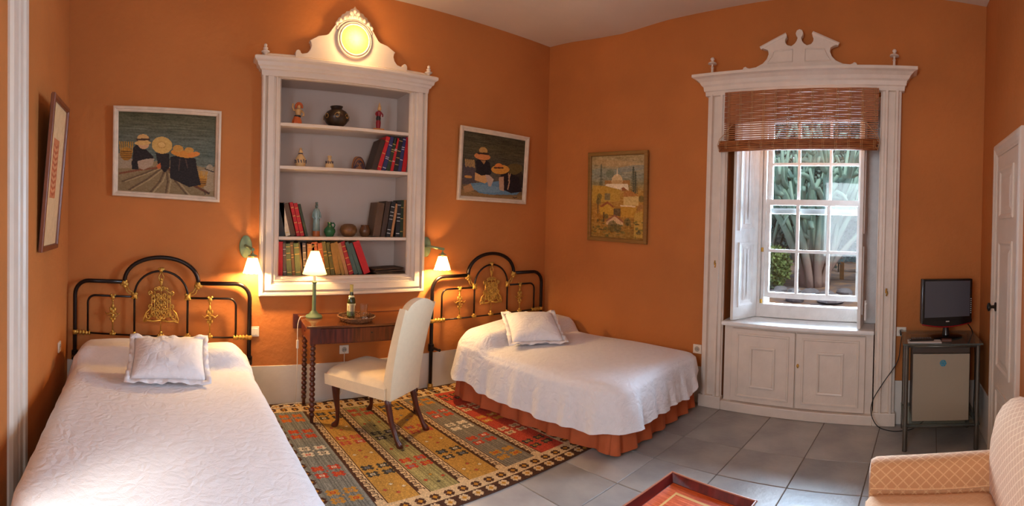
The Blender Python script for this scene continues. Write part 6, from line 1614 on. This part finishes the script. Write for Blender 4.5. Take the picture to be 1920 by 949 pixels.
for nm, P4 in (('side', [(x1, y0), (x1, y1), (x1 - 0.024, y1 - 0.024), (x1 - 0.024, y0 + 0.024)]), ('side', [(x0, y1), (x0, y0), (x0 + 0.024, y0 + 0.024), (x0 + 0.024, y1 - 0.024)]), ('side', [(x1, y1), (x0, y1), (x0 + 0.024, y1 - 0.024), (x1 - 0.024, y1 - 0.024)]), ('side', [(x0, y0), (x1, y0), (x1 - 0.024, y0 + 0.024), (x0 + 0.024, y0 + 0.024)])):
    (ax_, ay_), (bx2, by2), (cx2, cy2), (dx2, dy2) = P4
    t_ = 0.008
    nx_, ny_ = (cx2 + dx2 - ax_ - bx2) / 2, (cy2 + dy2 - ay_ - by2) / 2; ln = math.hypot(nx_, ny_); nx_, ny_ = nx_ / ln * t_, ny_ / ln * t_
    mb = MB(lf_); mb.hexa([(dx2 - nx_, dy2 - ny_, 0.291), (cx2 - nx_, cy2 - ny_, 0.291), (cx2, cy2, 0.291), (dx2, dy2, 0.291), (ax_, ay_, 0.332), (bx2, by2, 0.332), (bx2 + nx_, by2 + ny_, 0.332), (ax_ + nx_, ay_ + ny_, 0.332)])
    obj(nm, mb, M_TRAYRED, ty)
    mb = MB(lf_); mb.tube([(ax_ + nx_ / 2, ay_ + ny_ / 2, 0.333), (bx2 + nx_ / 2, by2 + ny_ / 2, 0.333)], 0.0042, 6); obj('edge_strip', mb, M_TRAYPALE, ty)
c = Canvas(150, 108, (196, 84, 38)); c.streak(12, 2, 24)
a_, b_ = .10, .135
for (X0, Y0, X1, Y1) in ((a_, b_, 1 - a_, b_ + .035), (a_, 1 - b_ - .035, 1 - a_, 1 - b_), (a_, b_, a_ + .026, 1 - b_), (1 - a_ - .026, b_, 1 - a_, 1 - b_)): c.poly([(X0, Y0), (X1, Y0), (X1, Y1), (X0, Y1)], (206, 158, 92))
c.ell(.5, .5, .235, .27, (196, 170, 120)); c.ell(.5, .5, .22, .25, (206, 190, 150))
for k in range(70):
    a = RNG.uniform(0, 2 * PI); r = RNG.uniform(0, 1) ** .6; c.ell(.5 + .19 * r * math.cos(a), .5 + .22 * r * math.sin(a), RNG.uniform(.012, .03), RNG.uniform(.012, .03), [(44, 72, 48), (172, 52, 48), (30, 50, 40), (206, 120, 110), (90, 110, 80), (220, 206, 180)][k % 6], RNG.uniform(0, 180))
ca = picture_mesh('inlaid_panel', c.a, lambda u, v: lf_(x0 + 0.025 + (x1 - x0 - 0.050) * u, y1 - 0.025 - (y1 - y0 - 0.050) * v, 0.2988), attr_mat('tray_print', 0.35, spec=0.5), ty)

# ------------------------------------------------------------------ garden outside the window
M_SOIL = mat('leaf_litter_soil', (142, 104, 74), 0.95, var=(2.6, 0.0), rgb2=(84, 76, 82), bump=(9, 0.6))
mb = MB(); mb.grid(lambda u, v: (4.35 + 46 * u, -22 + 52 * v, -0.15 + 0.10 * math.sin(u * 40) * math.sin(v * 31) * min(1, u * 6)), 40, 40)
g = obj('garden_ground', mb, M_SOIL, smooth=True, loc=Vector((4.4, 0, -0.2))); struct(g)
def stem_mat(name, lo, hi, z0, z1):
    m = mat(name, hi, 0.8, bump=(14, 0.5)); nt = m.node_tree; n = nt.nodes; l = nt.links
    tc = n.new('ShaderNodeTexCoord'); sp = n.new('ShaderNodeSeparateXYZ'); l.new(tc.outputs['Object'], sp.inputs[0])
    nz = n.new('ShaderNodeTexNoise'); nz.inputs['Scale'].default_value = 5; l.new(tc.outputs['Object'], nz.inputs['Vector'])
    ad = n.new('ShaderNodeMath'); ad.operation = 'MULTIPLY_ADD'; ad.inputs[1].default_value = 0.9; l.new(nz.outputs['Fac'], ad.inputs[0]); l.new(sp.outputs['Z'], ad.inputs[2])
    mr = n.new('ShaderNodeMapRange'); mr.inputs['From Min'].default_value = z0; mr.inputs['From Max'].default_value = z1; l.new(ad.outputs['Value'], mr.inputs['Value'])
    mx = n.new('ShaderNodeMix'); mx.data_type = 'RGBA'; mx.inputs[6].default_value = (*lin(lo), 1); mx.inputs[7].default_value = (*lin(hi), 1)
    l.new(mr.outputs['Result'], mx.inputs[0]); l.new(mx.outputs[2], n['Principled BSDF'].inputs['Base Color'])
    return m
M_STEM = stem_mat('candelabra_stem', (150, 122, 112), (150, 176, 160), 1.1, 2.2)
def candelabra(x, y, n, H, spread, seed, label, r0=0.085):
    R_ = random.Random(seed); t = thing('candelabra_cactus', label, 'cactus', (x, y, -0.16), group='candelabra cacti in the garden')
    for k in range(n):
        a = 2 * PI * k / n + R_.uniform(-.3, .3); r = R_.uniform(0.02, 0.42); sp = spread * R_.uniform(0.25, 1.0)
        b0 = (x + r * math.cos(a), y + r * math.sin(a))
        hh = H * R_.uniform(0.6, 1.1); bend = R_.uniform(-1.3, 1.3); lean = (R_.uniform(-0.7, 0.7), R_.uniform(-1.0, 1.0))
        pts = []; N = 12; k_ = R_.uniform(0.55, 1.1)
        for i in range(N + 1):
            f = i / N; q = f ** 1.35
            pts.append((b0[0] + sp * q * math.cos(a + bend * f) + lean[0] * q, b0[1] + sp * q * math.sin(a + bend * f) + lean[1] * q, -0.2 + hh * (f - 0.22 * f ** 3)))
        rad = [r0 * k_ * (1.35 - 0.65 * f / N) * R_.uniform(0.9, 1.1) for f in range(N + 1)]
        # ribbed section
        mb = MB(); mb.tube(pts, rad, 10)
        for i, v in enumerate(mb.v):
            ring = i // 10; j = i % 10
            if j % 2: c_ = Vector(pts[min(ring, N)]); mb.v[i] = c_ + (v - c_) * 0.72
        obj('stem', mb, M_STEM, t, smooth=True)
        for q in range(R_.randint(2, 4)):
            f = R_.uniform(0.45, 0.85); i = int(f * N); p = Vector(pts[i]); aa = a + R_.uniform(-1.2, 1.2); L = R_.uniform(0.8, 1.6)
            br = [(p.x + math.cos(aa) * L * s_ * 0.55, p.y + math.sin(aa) * L * s_ * 0.55, p.z + L * (0.15 * s_ + R_.uniform(-0.2, 0.75) * s_ * s_)) for s_ in (0, 0.25, 0.5, 0.75, 1.0)]
            mb = MB(); mb.tube(br, [r0 * 0.7, r0 * 0.75, r0 * 0.7, r0 * 0.6, r0 * 0.35], 8); obj('branch', mb, M_STEM, t, smooth=True)
    return t
candelabra(12.9, 3.30, 34, 5.6, 1.9, 21, 'big grey-green candelabra cactus straight outside the window', 0.10)
candelabra(14.5, 5.4, 18, 6.0, 1.9, 5, 'candelabra cactus left of the big one, partly hidden by the sash')
candelabra(15.5, 1.6, 16, 6.4, 1.8, 9, 'candelabra cactus standing right of the big one near the bench')
def leaves(name, label, x, y, z, rx, ry, rz, n, ls, cols, seed, group):
    R_ = random.Random(seed)
    t = thing(name, label, 'bush', (x, y, -0.16), group=group)
    m = mat(name + '_' + str(seed), cols[0], 0.7, var=(1.8, 0.0), rgb2=cols[1])
    mb = MB()
    for k in range(n):
        a = R_.uniform(0, 2 * PI); cz = R_.uniform(-1, 1); r = R_.uniform(0.55, 1.0)
        s = math.sqrt(1 - cz * cz) * r
        p = Vector((x + rx * s * math.cos(a), y + ry * s * math.sin(a), max(-0.1, z + rz * cz * r)))
        d = Vector((R_.uniform(-1, 1), R_.uniform(-1, 1), R_.uniform(-.5, 1))).normalized(); e = d.orthogonal().normalized() * ls * 0.32
        q = Matrix.Rotation(R_.uniform(0, 6.28), 3, d) @ e; i = len(mb.v)
        mb.v += [p - q * 0.2, p + d * ls * 0.5 + q, p + d * ls, p + d * ls * 0.5 - q]; mb.f.append([i, i + 1, i + 2, i + 3])
    obj('foliage', mb, m, t, recalc=False)
    for k in range(5):
        a = 2 * PI * k / 5; mb = MB(); mb.tube([(x + 0.1 * math.cos(a), y + 0.1 * math.sin(a), -0.15), (x + rx * 0.5 * math.cos(a), y + ry * 0.5 * math.sin(a), z)], [0.03, 0.015], 6); obj('twig', mb, mat('twig_brown', (88, 70, 58), 0.9), t)
    return t
leaves('garden_shrub', 'yellow-green garden shrub low behind the left panes', 12.0, 4.25, 0.45, 0.55, 0.50, 0.60, 2600, 0.11, ((138, 152, 84), (92, 112, 62)), 1, 'garden bushes')
leaves('leafy_scrub', 'loose grey-green scrub hanging behind the stems of the big cactus', 14.6, 3.6, 2.4, 0.9, 2.2, 2.2, 5200, 0.16, ((128, 150, 138), (76, 92, 92)), 77, 'garden bushes')
BUSH = [(24, 9.5, 2.6, 3.0, 3.0, 3.2, 'tall dark green hedge bush behind the left-hand cactus'), (25, 5.2, 3.0, 3.0, 3.0, 3.6, 'tall dark green hedge bush behind the big cactus'), (26, 0.4, 3.0, 3.0, 3.2, 3.4, 'tall dark green hedge bush behind the garden bench'), (23, 14.5, 3.0, 3.4, 3.4, 3.6, 'tall dark green hedge bush at the far left of the garden'), (27, -5.0, 3.0, 3.2, 3.4, 3.6, 'tall dark green hedge bush at the far right of the garden')]
for k, (x, y, z, rx, ry, rz, lab) in enumerate(BUSH):
    leaves('hedge_bush', lab, x, y, z, rx, ry, rz, 3800, 0.42, ((120, 140, 122), (78, 98, 90)), 30 + k, 'garden bushes')
TREE = [(29, 7.0, 8.5, 5.0, 5.5, 3.6, 'broad leafy tree crown high behind the hedge on the left'), (30, -1.0, 8.5, 5.0, 5.5, 3.6, 'broad leafy tree crown high behind the hedge on the right')]
for k, (x, y, z, rx, ry, rz, lab) in enumerate(TREE):
    leaves('hedge_bush', lab, x, y, z, rx, ry, rz, 4200, 0.6, ((132, 150, 136), (92, 112, 104)), 50 + k, 'garden bushes')
# bench, post and stones
bn = thing('garden_bench', 'black slatted garden bench on the path behind the cactus', 'bench', (18.6, 3.1, -0.15))
bf = frame_of((18.6, 3.05, -0.15), math.radians(-90 + 12))
for k in range(4): mb = MB(bf); mb.box(-0.75, 0.75, -0.2 + k * 0.1, -0.12 + k * 0.1, 0.42, 0.45); obj('seat_slat', mb, M_BLACKMATT, bn)
for k in range(4): mb = MB(bf); mb.box(-0.75, 0.75, 0.24, 0.27, 0.55 + k * 0.11, 0.62 + k * 0.11); obj('back_slat', mb, M_BLACKMATT, bn)
for sx in (-0.68, 0.68):
    mb = MB(bf); mb.tube([(sx, -0.22, 0), (sx, -0.16, 0.22), (sx, -0.22, 0.42), (sx, -0.22, 0.62), (sx, 0.24, 0.64)], 0.025, 6); mb.tube([(sx, 0.32, 0), (sx, 0.18, 0.22), (sx, 0.24, 0.42), (sx, 0.30, 0.98)], 0.025, 6); obj('side_frame', mb, M_BLACKMATT, bn)
mb = MB(frame_of((15.6, 3.02, -0.2), 0.3)); mb.box(-0.07, 0.07, -0.07, 0.07, 0, 0.75); mb.box(-0.09, 0.09, -0.09, 0.09, 0.75, 0.80)
tag(obj('wooden_post', mb, mat('post_wood', (168, 116, 66), 0.8, var=(8, 0.2)), bev=0.01), 'short tan wooden post in front of the garden bench', 'post')
M_STONE = mat('garden_stone', (112, 104, 108), 0.9, var=(5, 0.2), bump=(10, 0.5))
SR = random.Random(3)
for k, (x, y, s_, lab) in enumerate(((11.7, 3.9, .22, 'grey stone left of the cactus foot'), (11.6, 3.50, .20, 'grey stone just left in front of the cactus trunk'), (11.4, 3.02, .24, 'broad grey stone in front of the cactus trunk'), (11.3, 2.55, .20, 'grey stone right in front of the cactus trunk'), (10.6, 2.3, .32, 'large grey stone near the window on the right'), (10.4, 3.1, .22, 'flat grey stone nearest the window sill'), (11.9, 2.2, .24, 'grey stone below the garden bench'), (10.9, 3.75, .20, 'small grey stone at the lower left pane'))):
    mb = MB(); mb.ball(x, y, -0.12, s_, s_ * SR.uniform(.7, 1.2), s_ * SR.uniform(.4, .6), 10, 7)
    for i in range(len(mb.v)):
        c_ = Vector((x, y, -0.12)); mb.v[i] = c_ + (mb.v[i] - c_) * SR.uniform(0.86, 1.12)
    tag(obj('garden_stone', mb, M_STONE, smooth='auto'), lab, 'stone', 'stones round the cactus')
